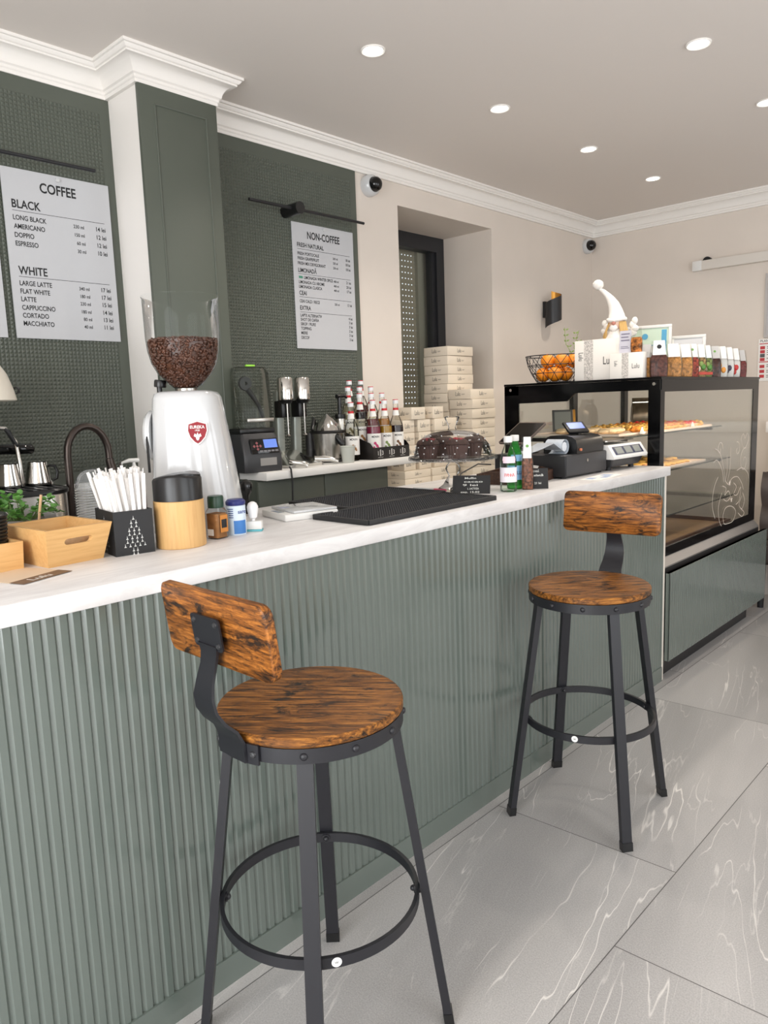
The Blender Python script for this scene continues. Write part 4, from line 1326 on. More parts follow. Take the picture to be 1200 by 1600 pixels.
for k in range(5): bt_.box(-0.020 + 0.02 * k, -0.004 + 0.02 * k, -0.026, -0.018, 0.0042, 0.0052, M=Mf)
bt_.build('button_row', M_('button_grey', (120, 120, 124), 0.4), bl)
MB().box(0.1003, 0.1012, -0.02, 0.066, 0.028, 0.062).build('name_plate', M_('plate_silver', (150, 146, 142), 0.35, metal=0.5), bl)
SMOKE = glass('smoky_plastic', (232, 234, 230), 1.2, 0.02, 0.03, (150, 152, 148))
MB().loft(loftbox([(0.196, -0.05, 0.055, 0.082, 0.014), (0.44, -0.05, 0.04, 0.080, 0.016), (0.466, -0.045, 0.03, 0.074, 0.02), (0.470, -0.035, 0.02, 0.064, 0.02)], 5), M=T(0, 0.012, 0)).build('sound_enclosure', SMOKE, bl)
MB().box(0.056, 0.064, -0.052, 0.088, 0.222, 0.240, bev=0.003).build('latch_bar', STEEL, bl)
jg = MB()
jg.loft(loftbox([(0.197, -0.04, 0.02, 0.045, 0.02), (0.36, -0.042, 0.02, 0.058, 0.02), (0.38, -0.042, 0.02, 0.058, 0.02)]))
jg.build('jug', glass('jug_plastic', (228, 230, 226), 0.8, 0.05, 0.05, (150, 152, 148)), bl)
MB().lathe([(0.008, 0.0), (0.03, 0.0), (0.033, 0.008), (0.03, 0.016), (0.008, 0.016), (0.008, 0.0)], 28, T(0.016, -0.03, 0.395) @ RY(PI / 2)).tube([(0.026, -0.02, 0.37), (0.028, 0.03, 0.30), (0.026, 0.055, 0.235)], [0.012, 0.009, 0.007], 10).build('jug_handle', DARKP, bl)
MB().box(0.018, 0.03, -0.022, 0.024, 0.4695, 0.478, bev=0.002).build('lid_button', M_('lime_green', (150, 214, 70), 0.35), bl)

mx_ = thing('milkshake_mixer', 'chrome double spindle drink mixer beside the blender', 'drink mixer', (-1.31, 2.352, SH))
lo = []
MB().loft(loftbox([(0.0, -0.09, 0.09, 0.115, 0.03), (0.012, -0.09, 0.092, 0.117, 0.03), (0.03, -0.085, 0.06, 0.10, 0.04), (0.05, -0.08, 0.0, 0.075, 0.035), (0.075, -0.075, -0.03, 0.055, 0.02)])).build('base', CHROME, mx_)
for sy in (-0.05, 0.055):
    MB().loft(loftbox([(0.055, -0.075, -0.035, 0.026, 0.01), (0.36, -0.055, -0.025, 0.02, 0.008)]), M=T(0, sy, 0)).build('column', M_('column_grey_green', (158, 164, 158), 0.3, metal=0.5) if sy < 0 else bpy.data.materials['column_grey_green'], mx_)
    MB().box(-0.045, 0.012, -0.026, 0.026, 0.235, 0.315, bev=0.004, M=T(0, sy, 0)).build('bracket', BLACKP, mx_)
    MB().lathe([(0, 0.318), (0.036, 0.318), (0.037, 0.324), (0.037, 0.418), (0.032, 0.424), (0, 0.425)], 36, T(0.012, sy, 0)).build('motor_head', CHROME, mx_)
    MB().lathe([(0.0, 0.300), (0.028, 0.302), (0.034, 0.3175), (0, 0.3175)], 28, T(0.012, sy, 0)).build('motor_collar', BLACKP, mx_)
    MB().tube([(0.02, sy, 0.30), (0.02, sy, 0.152)], 0.0042, 8).lathe([(0, 0.146), (0.011, 0.146), (0.012, 0.150), (0.006, 0.156), (0, 0.156)], 16, T(0.02, sy, 0)).build('spindle', STEEL, mx_)
MB().tube([(0.08, -0.10, 0.03), (0.14, -0.06, 0.02), (0.15, -0.05, 0.008)], 0.012, 10).build('cup_rest', CHROME, mx_)
MB().tube([(0.06, 0.07, 0.03), (0.10, 0.14, 0.025), (0.125, 0.17, 0.01)], [0.016, 0.014, 0.008], 10).build('cup_rest', CHROME, mx_)

ju = thing('citrus_juicer', 'steel citrus juicer with a lever arm on the white shelf', 'juicer', (-1.34, 2.60, SH), math.radians(-20))
MB().lathe([(0, 0), (0.090, 0), (0.092, 0.006), (0.090, 0.014), (0, 0.014)], 36).build('foot', BLACKP, ju)
MB().lathe([(0, 0.0145), (0.070, 0.0145), (0.078, 0.10), (0.082, 0.145), (0, 0.145)], 40).build('body', STEEL, ju)
MB().lathe([(0, 0.1455), (0.089, 0.1455), (0.092, 0.152), (0.089, 0.160), (0, 0.160)], 40).build('bowl_rim', BLACKP, ju)
MB().lathe([(0, 0.1605), (0.075, 0.1605), (0.062, 0.185), (0.045, 0.205), (0.03, 0.222), (0.012, 0.235), (0.004, 0.242), (0, 0.243)], 32).build('dome_cone', CHROME, ju)
MB().tube([(-0.085, 0.0, 0.02), (-0.09, -0.02, 0.16), (-0.06, -0.05, 0.222), (0.0, -0.075, 0.20), (0.02, -0.09, 0.165)], 0.009, 10).build('lever_arm', BLACKP, ju)
MB().tube([(0.065, 0.02, 0.13), (0.092, 0.035, 0.10), (0.098, 0.04, 0.085)], [0.02, 0.018, 0.011], 12).build('spout', BLACKP, ju)
MB().lathe([(0, 0.0145), (0.02, 0.0145), (0.02, 0.15), (0, 0.15)], 16, T(-0.03, -0.088, 0)).build('side_column', DARKP, ju)

pj = thing('pump_jar', 'sauce jar with a black pump head behind the juicer', 'pump jar', (-1.36, 2.714, SH))
MB().lathe([(0, 0), (0.026, 0), (0.028, 0.01), (0.028, 0.16), (0.027, 0.20), (0.026, 0.215), (0, 0.215)], 32).build('jar', STEEL, pj)
MB().lathe([(0, 0.2155), (0.028, 0.2155), (0.029, 0.225), (0.028, 0.238), (0, 0.240)], 28).build('lid', BLACKP, pj)
MB().tube([(0, 0, 0.24), (0, 0, 0.325)], 0.011, 12).tube([(-0.0, -0.02, 0.33), (0.0, 0.035, 0.332), (0, 0.052, 0.322)], [0.011, 0.008, 0.006], 10).build('pump', BLACKP, pj)

cu = thing('measuring_cup', 'translucent plastic cup standing at the shelf front edge', 'cup', (-1.18, 2.585, SH))
MB().lathe([(0, 0.001), (0.028, 0.0), (0.030, 0.003), (0.037, 0.078), (0.041, 0.080), (0.041, 0.083), (0.036, 0.083), (0.0285, 0.006), (0, 0.005)], 36).build('cup', glass('frosted_plastic', (240, 242, 238), 0.8, 0.25, 0.5, (240, 242, 236)), cu)

# ------------------------------------------------------------------ syrup bottles and their stepped rack
BG = glass('bottle_glass', (252, 253, 252), 1.2)
CAPR = M_('cap_white', (226, 228, 230), 0.35)
CAPT = M_('cap_red_top', (196, 44, 52), 0.35)
REDB = M_('neck_red', (196, 32, 40), 0.45)
LABW = M_('label_white', (236, 234, 230), 0.6)
def bottle_proto():
    t = thing('syrup_bottle', 'x', 'syrup bottle', (0, 0, 0), 0, 'flavoured syrup bottles')
    MB().lathe([(0, 0.0), (0.034, 0.0), (0.038, 0.004), (0.038, 0.150), (0.036, 0.165), (0.027, 0.190), (0.018, 0.212), (0.0145, 0.235), (0.0135, 0.272), (0.0135, 0.279)], 28).build('bottle', BG, t)
    MB().lathe([(0, 0.0025), (0.033, 0.0025), (0.0365, 0.006), (0.0365, 0.148), (0.035, 0.160), (0, 0.160)], 24).build('syrup', BG, t)
    MB().lathe([(0.0384, 0.03), (0.0386, 0.03), (0.0386, 0.125), (0.0384, 0.125)], 20, None, -1.3, 1.3).build('label', LABW, t)
    m = MB()
    for k, ch in enumerate('MONIN'):
        a = -0.40 + 0.2 * k
        m.text(ch, 0.0105, RZ(a) @ T(0.0389, 0, 0.104) @ FX, 'C', bold=0.012)
    m.build('label_name', INK, t)
    p_ = MB()
    for k in range(5):
        a = -0.25 + 0.14 * k
        p_.cyl(0.0055 + 0.002 * (k % 2), 0, 0.0004, 10, RZ(a) @ T(0.0387, 0, 0.055 + 0.014 * ((k * 3) % 4) / 2) @ RY(PI / 2))
    p_.build('label_fruit', LABW, t)
    MB().lathe([(0.0150, 0.216), (0.0185, 0.212), (0.0152, 0.236), (0.0146, 0.240)], 24).build('neck_label', LABW, t)
    MB().lathe([(0.0148, 0.2405), (0.0152, 0.2405), (0.0146, 0.252), (0.0142, 0.252)], 24).build('neck_band', REDB, t)
    MB().lathe([(0.0138, 0.279), (0.0152, 0.274), (0.0152, 0.293), (0.0, 0.293)], 24).build('cap', CAPR, t)
    MB().lathe([(0, 0.2932), (0.0150, 0.2932), (0.0145, 0.297), (0, 0.2975)], 24).build('cap_top', CAPT, t)
    return t
def syrup_mat(n, c): return M_('syrup_' + n, c, 0.12)
SYR = {'clear': glass('syrup_clear', (250, 248, 240), 0.5), 'magenta': syrup_mat('magenta', (128, 24, 58)), 'gold': syrup_mat('gold', (176, 132, 36)), 'dark': syrup_mat('dark', (34, 14, 22)),
       'red': syrup_mat('red', (112, 14, 22)), 'amber': syrup_mat('amber', (196, 122, 26)), 'cloudy': syrup_mat('cloudy', (186, 176, 146))}
FRU = {'magenta': (190, 60, 110), 'gold': (120, 140, 80), 'dark': (110, 74, 44), 'clear': (150, 104, 54), 'red': (170, 40, 44), 'amber': (200, 140, 40), 'cloudy': (120, 110, 70)}
FRM = {k: M_('fruit_' + k, v, 0.6) for k, v in FRU.items()}
bots = []
R1 = -1.20
rowsB = [(-1.205, 0.008, [(2.800, 'magenta', 'syrup bottle with dark pink syrup, left in the front row of the rack'), (2.888, 'gold', 'syrup bottle with golden syrup in the middle of the front row'), (2.976, 'dark', 'syrup bottle with nearly black syrup, right in the front row')]),
         (-1.290, 0.045, [(2.792, 'clear', 'colourless syrup bottle left in the second row of the rack'), (2.879, 'red', 'syrup bottle with red syrup in the middle of the second row'), (2.962, 'amber', 'syrup bottle with amber syrup, right in the second row')]),
         (-1.375, 0.082, [(2.792, 'cloudy', 'syrup bottle with cloudy pale syrup, left in the third row'), (2.880, 'dark', 'dark syrup bottle in the middle of the third row'), (2.966, 'clear', 'colourless syrup bottle right in the third row')]),
         (-1.460, 0.119, [(2.886, 'cloudy', 'cloudy syrup bottle left in the topmost back row'), (2.975, 'red', 'syrup bottle with deep red syrup at the top right of the back row')])]
proto = None
def put_bottle(x, y, z, kind, lab):
    global proto
    if proto is None:
        proto = bottle_proto()
        b = proto
    else:
        b = copy_tree(proto)
    b.location = (x, y, z)
    b.rotation_euler = (0, 0, math.radians(-30))
    b['label'] = lab
    for c in b.children:
        base = c.name.split('.')[0]
        if base in ('syrup', 'label_fruit'):
            c.data = c.data.copy()
            c.data.materials.clear()
            c.data.materials.append(SYR[kind] if base == 'syrup' else FRM[kind])
    return b
for x, dz, lst in rowsB:
    for y, kind, lab in lst: put_bottle(x, y, SH + dz + 0.0005, kind, lab)
put_bottle(-1.255, 2.690, SH + 0.0005, 'clear', 'colourless syrup bottle standing alone on the shelf, left of the rack')
rk = thing('bottle_rack', 'black stepped bottle rack printed with white 1883 marks', 'bottle rack', (-1.33, 2.885, SH))
RK = M_('rack_black', (24, 20, 20), 0.4)
for i in range(4):
    x = -1.205 - 0.085 * i + 1.33
    m = MB().box(x - 0.042, x + 0.042, -0.135, 0.135, 0.0, 0.006 + 0.037 * i)
    m.build('step', RK, rk)
MB().box(0.1675, 0.171, -0.137, 0.137, 0.0, 0.062).build('front_panel', RK, rk)
for s in (-1, 1): MB().prism([(0.171, 0.0), (-0.172, 0.0), (-0.172, 0.165), (-0.10, 0.165), (0.15, 0.085), (0.171, 0.062)], -0.0015, 0.0015, T(0, s * 0.1385, 0) @ RX(PI / 2)).build('side_panel', RK, rk)
lg_ = MB()
for k in (-1, 0, 1):
    Mx = T(0.1713, k * 0.086, 0.033) @ FX
    lg_.text('1', 0.022, Mx @ T(-0.017, -0.011, 0), 'C', sx=0.9)
    lg_.text('8', 0.017, Mx @ T(0.0, 0.001, 0), 'C', sx=0.9)
    lg_.text('8', 0.017, Mx @ T(0.0, -0.016, 0), 'C', sx=0.9)
    lg_.text('3', 0.022, Mx @ T(0.016, -0.011, 0), 'C', sx=0.9)
    lg_.text('MAISON ROUTIN', 0.0034, Mx @ T(0, -0.024, 0), 'C')
lg_.build('lettering', PAPER, rk)
cd = MB().tube([(-1.136, 2.17, 1.185), (-1.128, 2.172, 1.172), (-1.125, 2.174, 1.12), (-1.13, 2.17, 0.95), (-1.14, 2.18, 0.75)], 0.004, 8)
tag(cd.build('power_cord', RUBBER), 'black power cord hanging down over the back shelf edge', 'cord')

# ------------------------------------------------------------------ cake boxes stacked by the window
BX = M_('cake_box_white', (226, 214, 196), 0.6, var=0.02, vscale=8)
_bm = {}
def cake_box(label, loc, sx, sy, sz, group, rz=0.0, lx=True):
    key = (sx, sy, sz)
    if key not in _bm:
        t = thing('cake_box', label, 'box', loc, rz, group)
        m = MB().box(-sx / 2, sx / 2, -sy / 2, sy / 2, 0, sz * 0.97, bev=0.0012)
        o = m.build('body', BX, t)
        h = min(sz * 0.42, 0.028)
        l1 = MB()
        l1.text('Lulu', h, T(sx / 2 + 0.0004, -0.012, sz * 0.34) @ FX, 'C', width=h * 1.5)
        l1.box(sx / 2 + 0.0002, sx / 2 + 0.0005, h * 1.1 - 0.012, h * 1.7, sz * 0.5, sz * 0.52).box(sx / 2 + 0.0002, sx / 2 + 0.0005, h * 1.1 - 0.012, h * 1.5, sz * 0.42, sz * 0.44)
        l1.build('logo', INK, t)
        l2 = MB()
        l2.text('Lulu', h, T(-0.012, -sy / 2 - 0.0004, sz * 0.34) @ FY, 'C', width=h * 1.5)
        l2.box(h * 1.1 - 0.012, h * 1.7, -sy / 2 - 0.0005, -sy / 2 - 0.0002, sz * 0.5, sz * 0.52).box(h * 1.1 - 0.012, h * 1.5, -sy / 2 - 0.0005, -sy / 2 - 0.0002, sz * 0.42, sz * 0.44)
        l2.build('logo', INK, t)
        _bm[key] = t
        return t
    t = copy_tree(_bm[key])
    t.location, t.rotation_euler = loc, (0, 0, rz)
    return relabel(t, label, group)
ORD = ['topmost', 'second', 'third', 'fourth', 'fifth', 'sixth', 'seventh', 'eighth', 'ninth', 'tenth', 'eleventh', 'twelfth', 'thirteenth', 'fourteenth', 'fifteenth']
def stack(n, x, y, z0, sx, sy, sz, what, group):
    for k in range(n):
        lab = 'white box, %s %s' % (ORD[n - 1 - k] + (' of' if n - 1 - k == 0 else ' from the top of'), what)
        cake_box(lab, (x + random.uniform(-0.004, 0.004), y + random.uniform(-0.005, 0.005), z0 + k * sz), sx, sy, sz, group, random.uniform(-0.03, 0.03))
random.seed(5)
stack(14, -1.66, 4.015, 0.9655, 0.20, 0.27, 0.0603, 'the tallest stack in the window niche', 'white cake boxes in the tallest stack')
stack(9, -1.455, 4.00, 0.9655, 0.185, 0.245, 0.0624, 'the front stack nearest the display case', 'white cake boxes in the front stack')
stack(4, -1.45, 3.30, 1.058, 0.10, 0.105, 0.074, 'the small box stack nearest the bottles', 'small white boxes stacked by the bottles')
cake_box('small white box on top of the left small stack, turned outward', (-1.46, 3.385, 1.3545), 0.13, 0.125, 0.0725, 'small white boxes on top', 0.0)
stack(4, -1.45, 3.443, 1.058, 0.10, 0.115, 0.074, 'the small box stack second from the bottles', 'small white boxes in the second stack')
cake_box('small white box on top, right beside the tall stack', (-1.45, 3.57, 1.3545), 0.11, 0.10, 0.0725, 'small white boxes on top', 0.0)
stack(4, -1.45, 3.64, 1.058, 0.12, 0.22, 0.074, 'the long boxes before the tall stack', 'long white boxes before the tall stack')
for k, (y, lab) in enumerate(((3.35, 'flat box at the bottom left under the small stacks'), (3.60, 'flat box at the bottom beside the front stack'))):
    for j in range(2):
        cake_box(('lower ' if j == 0 else 'upper ') + lab, (-1.46, y, 0.9655 + 0.046 * j), 0.16, 0.235, 0.046, 'flat boxes on the bench', 0.0)
# ------------------------------------------------------------------ cake stand, muffins, signs
ck = thing('cake_stand', 'glass cake stand with a domed cover over chocolate muffins', 'cake stand', (-0.335, 2.345, CT))
GL2 = glass('crystal_glass', (254, 254, 254), 1.3)
MB().lathe([(0, 0.002), (0.05, 0.0), (0.062, 0.002), (0.066, 0.006), (0.058, 0.014), (0.04, 0.028), (0.026, 0.05), (0.018, 0.062), (0.026, 0.078), (0.031, 0.09), (0.026, 0.104), (0.018, 0.112), (0.03, 0.122), (0.05, 0.126), (0, 0.127)], 40).build('foot', GL2, ck)
pl_ = MB().lathe([(0, 0.1275), (0.162, 0.1275), (0.170, 0.131), (0.172, 0.137), (0.168, 0.140), (0.160, 0.134), (0, 0.1335)], 60)
pl_.build('plate', GL2, ck)
rm = MB()
for k in range(48):
    a = 2 * PI * k / 48
    rm.sph((0.171 * math.cos(a), 0.171 * math.sin(a), 0.134), 0.006, 0.006, 0.008, 8, 6)
rm.build('beaded_rim', GL2, ck)
MB().lathe([(0.150, 0.1405), (0.153, 0.1405), (0.152, 0.155), (0.143, 0.185), (0.120, 0.214), (0.085, 0.232), (0.045, 0.240), (0, 0.242)], 56).build('dome', GL2, ck)
MB().lathe([(0, 0.2425), (0.018, 0.2425), (0.014, 0.252), (0.020, 0.268), (0.028, 0.286), (0.030, 0.292), (0.026, 0.296), (0, 0.297)], 32).build('knob', GL2, ck)
dt = MB()
for row, (rr2, zz, n) in enumerate(((0.1525, 0.158, 22), (0.1465, 0.180, 20), (0.130, 0.206, 16), (0.105, 0.2245, 12))):
    for k in range(n):
        a = 2 * PI * (k + 0.5 * (row % 2)) / n
        dt.sph((rr2 * math.cos(a), rr2 * math.sin(a), zz), 0.0026, seg=8, rings=6)
dt.build('glass_dots', WHITEG, ck)
CHOC = M_('chocolate_crumb', (58, 38, 32), 0.75, var=0.3, vscale=120, bump=0.6, bscale=180)
PAPB = M_('brown_muffin_paper', (70, 48, 42), 0.7)
BERR = M_('red_berry', (150, 26, 44), 0.4, var=0.3, vscale=200)
def muffin(label, loc, berry, rz):
    t = thing('muffin', label, 'muffin', loc, rz, 'chocolate muffins under the dome')
    pr = MB()
    n = 40
    R = []
    for z, r, am in ((0.0, 0.033, 0.0008), (0.052, 0.043, 0.0016)):
        R.append([((r + am * (1 if k % 2 else -1)) * math.cos(2 * PI * k / n), (r + am * (1 if k % 2 else -1)) * math.sin(2 * PI * k / n), z) for k in range(n)])
    pr.loft(R)
    pr.build('paper_cup', PAPB, t, sharp=10)
    MB().lathe([(0, 0.0525), (0.043, 0.0525), (0.046, 0.058), (0.040, 0.070), (0.024, 0.078), (0, 0.080)], 28).build('crumb_top', CHOC, t)
    if berry:
        b = MB()
        for k in range(16):
            a, r = random.random() * 6.28, 0.03 * math.sqrt(random.random())
            b.sph((r * math.cos(a), r * math.sin(a), 0.079 - 6 * r * r), 0.0055, 0.0055, 0.004, 8, 6)
        b.build('berry_topping', BERR, t)
PZ = CT + 0.1337
muffin('chocolate muffin with red berries on the left under the dome', (-0.395, 2.265, PZ), True, 0)
muffin('chocolate muffin with red berries in the middle under the dome', (-0.285, 2.310, PZ), True, 1)
muffin('plain chocolate muffin on the right under the dome', (-0.305, 2.435, PZ), False, 2)
muffin('chocolate muffin at the back under the glass dome', (-0.42, 2.40, PZ), False, 3)
def chalk(label, loc, rz, w_, h_, lines, tilt):
    t = thing('chalk_sign', label, 'sign', loc, rz)
    Mx = RX(-tilt)
    MB().box(-w_ / 2, w_ / 2, -0.0015, 0.0015, 0, h_, M=Mx).build('board', M_('chalk_black', (26, 25, 26), 0.7) if 'chalk_black' not in bpy.data.materials else bpy.data.materials['chalk_black'], t)
    MB().box(-w_ * 0.3, w_ * 0.3, -0.001, 0.001, 0, h_ * 0.85, M=T(0, h_ * math.sin(tilt) * 2.0 + 0.002, 0) @ RX(tilt)).build('prop', bpy.data.materials['chalk_black'], t)
    m = MB()
    for k, s in enumerate(lines):
        m.text(s, h_ * 0.10, Mx @ T((k % 2) * w_ * 0.06 - 0.004, -0.0018, h_ * (0.80 - 0.19 * k)) @ FY @ Matrix.Shear('XY', 4, (0.2, 0)) if False else Mx @ T((k % 2) * w_ * 0.08 - 0.004, -0.0019, h_ * (0.80 - 0.19 * k)) @ FY, 'C', width=w_ * (0.30 + 0.10 * ((k * 2) % 3)), bold=0.01)
    m.build('chalk_writing', M_('chalk_white', (214, 214, 208), 0.8) if 'chalk_white' not in bpy.data.materials else bpy.data.materials['chalk_white'], t)
chalk('small black chalk sign leaning at the cake stand foot', (-0.215, 2.30, CT), math.radians(30), 0.145, 0.074, ['Muffin', 'cacao', '9 lei', 'L. LACTOZA', 'exp. 15.02'], 0.42)
chalk('small black chalk sign in front of the water bottles and tray', (-0.075, 2.548, CT), math.radians(40), 0.088, 0.082, ['TIE FAINĂ', 'salată', '', '21 lei'], 0.2)

# ------------------------------------------------------------------ water bottles, bag, wooden tray
def water(label, loc, gmat, capm, lab_c, lab2_c, word, rz, wm=None):
    t = thing('water_bottle', label, 'water bottle', loc, rz)
    MB().lathe([(0, 0.002), (0.028, 0.0), (0.032, 0.004), (0.032, 0.105), (0.031, 0.125), (0.024, 0.155), (0.016, 0.175), (0.014, 0.185), (0.0145, 0.192)], 32).build('bottle', gmat, t)
    if wm: MB().lathe([(0, 0.004), (0.028, 0.004), (0.030, 0.008), (0.030, 0.12), (0, 0.12)], 28).build('water', wm, t)
    MB().lathe([(0, 0.1925), (0.0165, 0.1905), (0.017, 0.195), (0.017, 0.212), (0.0155, 0.214), (0, 0.214)], 28).build('cap', capm, t)
    MB().lathe([(0.0324, 0.038), (0.0326, 0.038), (0.0326, 0.095), (0.0324, 0.095)], 24, None, -1.5, 1.5).build('label', lab_c, t)
    MB().lathe([(0.0290, 0.137), (0.0325, 0.122), (0.0318, 0.122), (0.0285, 0.137)], 24, None, -0.9, 0.9).lathe([(0.0325, 0.112), (0.0327, 0.112), (0.0327, 0.124), (0.0322, 0.126)], 24, None, -0.8, 0.8).build('neck_label', lab2_c, t)
    m = MB()
    for k, ch in enumerate(word):
        a = (k - (len(word) - 1) / 2) * 0.24
        m.text(ch, 0.0125, RZ(a) @ T(0.0329, 0, 0.060) @ FX, 'C', bold=0.012)
    m.build('lettering', M_('lettering_' + word, (214, 120, 116) if word == 'PANNA' else (36, 46, 84), 0.5), t)
    return t
GREENG = glass('green_bottle_glass', (150, 220, 140), 1.2, 0.0, 0.35, (60, 165, 70))
WLAB = M_('water_label_white', (232, 226, 234), 0.5)
BLAB = M_('water_label_blue', (128, 176, 214), 0.5)
water('clear glass water bottle with a pink lettered white label', (-0.132, 2.432, CT), glass('pale_green_glass', (246, 253, 248), 1.2), WHITEP, WLAB, M_('pink_neck_label', (232, 208, 218), 0.5), 'PANNA', math.radians(-48))
water('green glass water bottle with a blue label behind the clear one', (-0.158, 2.518, CT), GREENG, WHITEP, BLAB, BLAB, 'PELLE', math.radians(-35))
BAGG = glass('clear_bag_film', (246, 246, 244), 1.0, 0.08)
def bag(label, loc, rz, w_, d_, h_, hh, fill, group=None, head=None, extra=None, clear=True):
    """cellophane bag: contents block, clear film with pinched top, white card header"""
    t = thing('snack_bag', label, 'bag', loc, rz, group)
    def ring(z, hx, hy, rad): return [(x, y, z) for x, y in rrect(hx, hy, rad, 3)]
    c = h_ * 0.62
    MB().loft([ring(0.002, w_ * .44, d_ * .40, .006), ring(c * .4, w_ * .47, d_ * .46, .008), ring(c * .85, w_ * .45, d_ * .42, .008), ring(c, w_ * .38, d_ * .30, .006)]).build('contents', fill, t)
    MB().loft([ring(0.0, w_ * .46, d_ * .42, .006), ring(c * .4, w_ * .5, d_ * .5, .009), ring(c * .9, w_ * .49, d_ * .47, .009), ring(h_ * .86, w_ * .44, d_ * .10, .002), ring(h_, w_ * .42, 0.0015, .001)]).build('film', BAGG, t)
    if head:
        a = math.atan2(d_ * 0.45, h_ - c)
        MB().loft([[(-w_ * .36, -d_ * .5 - .001, c * .98), (w_ * .36, -d_ * .5 - .001, c * .98), (w_ * .36, -d_ * .5, c * .98), (-w_ * .36, -d_ * .5, c * .98)], [(-w_ * .30, -.004, h_ + .002), (w_ * .30, -.004, h_ + .002), (w_ * .30, -.003, h_ + .002), (-w_ * .30, -.003, h_ + .002)]]).build('header_card', head, t)
    if extra: extra(t, w_, d_, h_, c)
    return t
def dot(mat, rad=0.008):
    def f(t, w_, d_, h_, c):
        q = Vector((0, -d_ * .5 - .0015, c * .92)).lerp(Vector((0, -.005, h_)), 0.62)
        n = Vector((0, -(h_ - c * .92), -0.0)) + Vector((0, 0, d_ * .5))
        n.normalize()
        m = basis(q + n * 0.0012, Vector((1, 0, 0)), n.cross(Vector((1, 0, 0))), n)
        MB().cyl(rad, 0, 0.0006, 16, m).build('sticker', mat, t)
    return f
def front_patch(mats):
    def f(t, w_, d_, h_, c):
        for k, (m, u, v, r) in enumerate(mats):
            MB().sph((u * w_, -d_ * .5 + 0.002, v * c), r, 0.006, r * 1.25, 12, 8).build('dried_fruit', m, t)
    return f
def food(n, c, v=0.3, s=60, r=0.6): return M_(n, c, r, var=min(0.85, v * 2.0), vscale=s, bump=0.9, bscale=70)
COOK = food('golden_cookie', (196, 138, 76), 0.25)
CHCK = food('dark_cookie', (92, 52, 44), 0.3)
HDR = M_('header_card_white', (232, 230, 228), 0.5)
HGR = M_('header_grey', (190, 188, 186), 0.5)
STKB = M_('black_sticker', (30, 32, 36), 0.4)
GRN = M_('leaf_green_mark', (110, 160, 80), 0.5)
bag('clear snack bag of brown sticks with a white header beside the green bottle', (-0.098, 2.515, CT), math.radians(30), 0.046, 0.03, 0.205, 0.05, food('brown_sticks', (110, 66, 46), 0.5, 90), None, HDR, dot(GRN, 0.006))
trz = math.radians(13.7)
wtr = thing('wooden_tray', 'dark brown wooden tray with snacks beside the cash drawer', 'tray', (-0.300, 2.74, CT), trz)
MB().box(-0.125, 0.125, -0.14, 0.14, 0.0, 0.008).build('bottom', DARKW, wtr)
for a, b, c, d_ in ((0.117, 0.125, -0.14, 0.14), (-0.125, -0.117, -0.14, 0.14)): MB().box(a, b, c, d_, 0.0082, 0.045).build('long_side', DARKW, wtr)
for s in (-1, 1):
    MB().prism([(-0.116, 0.0082), (0.116, 0.0082), (0.116, 0.045), (0.07, 0.055), (-0.07, 0.055), (-0.116, 0.045)], -0.004, 0.004, T(0, s * 0.136, 0) @ RX(PI / 2)).build('end_side', DARKW, wtr)
def tray_pt(x, y, z): return (-0.300 + x * math.cos(trz) - y * math.sin(trz), 2.74 + x * math.sin(trz) + y * math.cos(trz), CT + z)
KRAFT = food('wrapped_snack', (168, 128, 92), 0.35, 50)
ROLLM = M_('pale_rusk', (214, 178, 138), 0.7, var=0.15, vscale=50)
for k, (x, y, rz, lab) in enumerate(((0.04, -0.10, 0.4, 'pale round biscuit roll at the left end of the wooden tray'), (0.05, 0.0, 1.2, 'brown wrapped biscuit roll in the middle of the wooden tray'), (0.02, 0.072, 0.5, 'brown wrapped biscuit roll at the right end of the wooden tray'))):
    t = thing('biscuit_roll', lab, 'biscuit', tray_pt(x, y, 0.0385), rz + trz, 'biscuit rolls in the tray')
    MB().tube([(-0.045, 0, 0), (-0.04, 0, 0), (0.04, 0, 0), (0.045, 0, 0)], [0.018, 0.023, 0.023, 0.018], 14).build('roll', ROLLM if k == 0 else KRAFT, t)
    MB().cyl(0.012, 0.0452, 0.047, 12, RY(PI / 2)).build('end_piece', CHOC, t)
nt_ = thing('paper_note', 'folded white paper note lying on the snacks in the tray', 'note', tray_pt(0.055, 0.03, 0.064), 0.5)
MB().box(-0.035, 0.035, -0.05, 0.05, 0.0, 0.0012, M=RY(0.12)).build('sheet', PAPER, nt_)

# ------------------------------------------------------------------ till: cash drawer, printer, paper roll, tablet, scale, sheet
dr = thing('cash_drawer', 'black metal cash drawer under the receipt printer', 'cash drawer', (-0.335, 3.09, CT))
MB().box(-0.185, 0.185, -0.19, 0.19, 0.008, 0.102, bev=0.003).build('body', M_('drawer_black', (36, 36, 39), 0.4), dr)
MB().box(0.1855, 0.188, -0.186, 0.186, 0.012, 0.098, bev=0.001).build('front', M_('drawer_front', (50, 50, 53), 0.4), dr)
MB().cyl(0.007, 0, 0.003, 14, T(0.188, 0.0, 0.07) @ RY(PI / 2)).build('lock', STEEL, dr)
for x in (-0.16, 0.16):
    for y in (-0.165, 0.165): MB().cyl(0.012, 0.0, 0.0078, 14, T(x, y, 0)).build('foot', RUBBER, dr)
DT = CT + 0.1022
rp = thing('receipt_printer', 'black receipt printer with a small blue screen on the cash drawer', 'printer', (-0.245, 3.145, DT))
prof2 = [(-0.085, 0.0), (0.085, 0.0), (0.087, 0.03), (0.08, 0.06), (0.06, 0.075), (0.02, 0.082), (-0.05, 0.08), (-0.085, 0.065)]
MB().prism(prof2, -0.125, 0.125, RX(PI / 2)).build('body', BLACKP, rp)
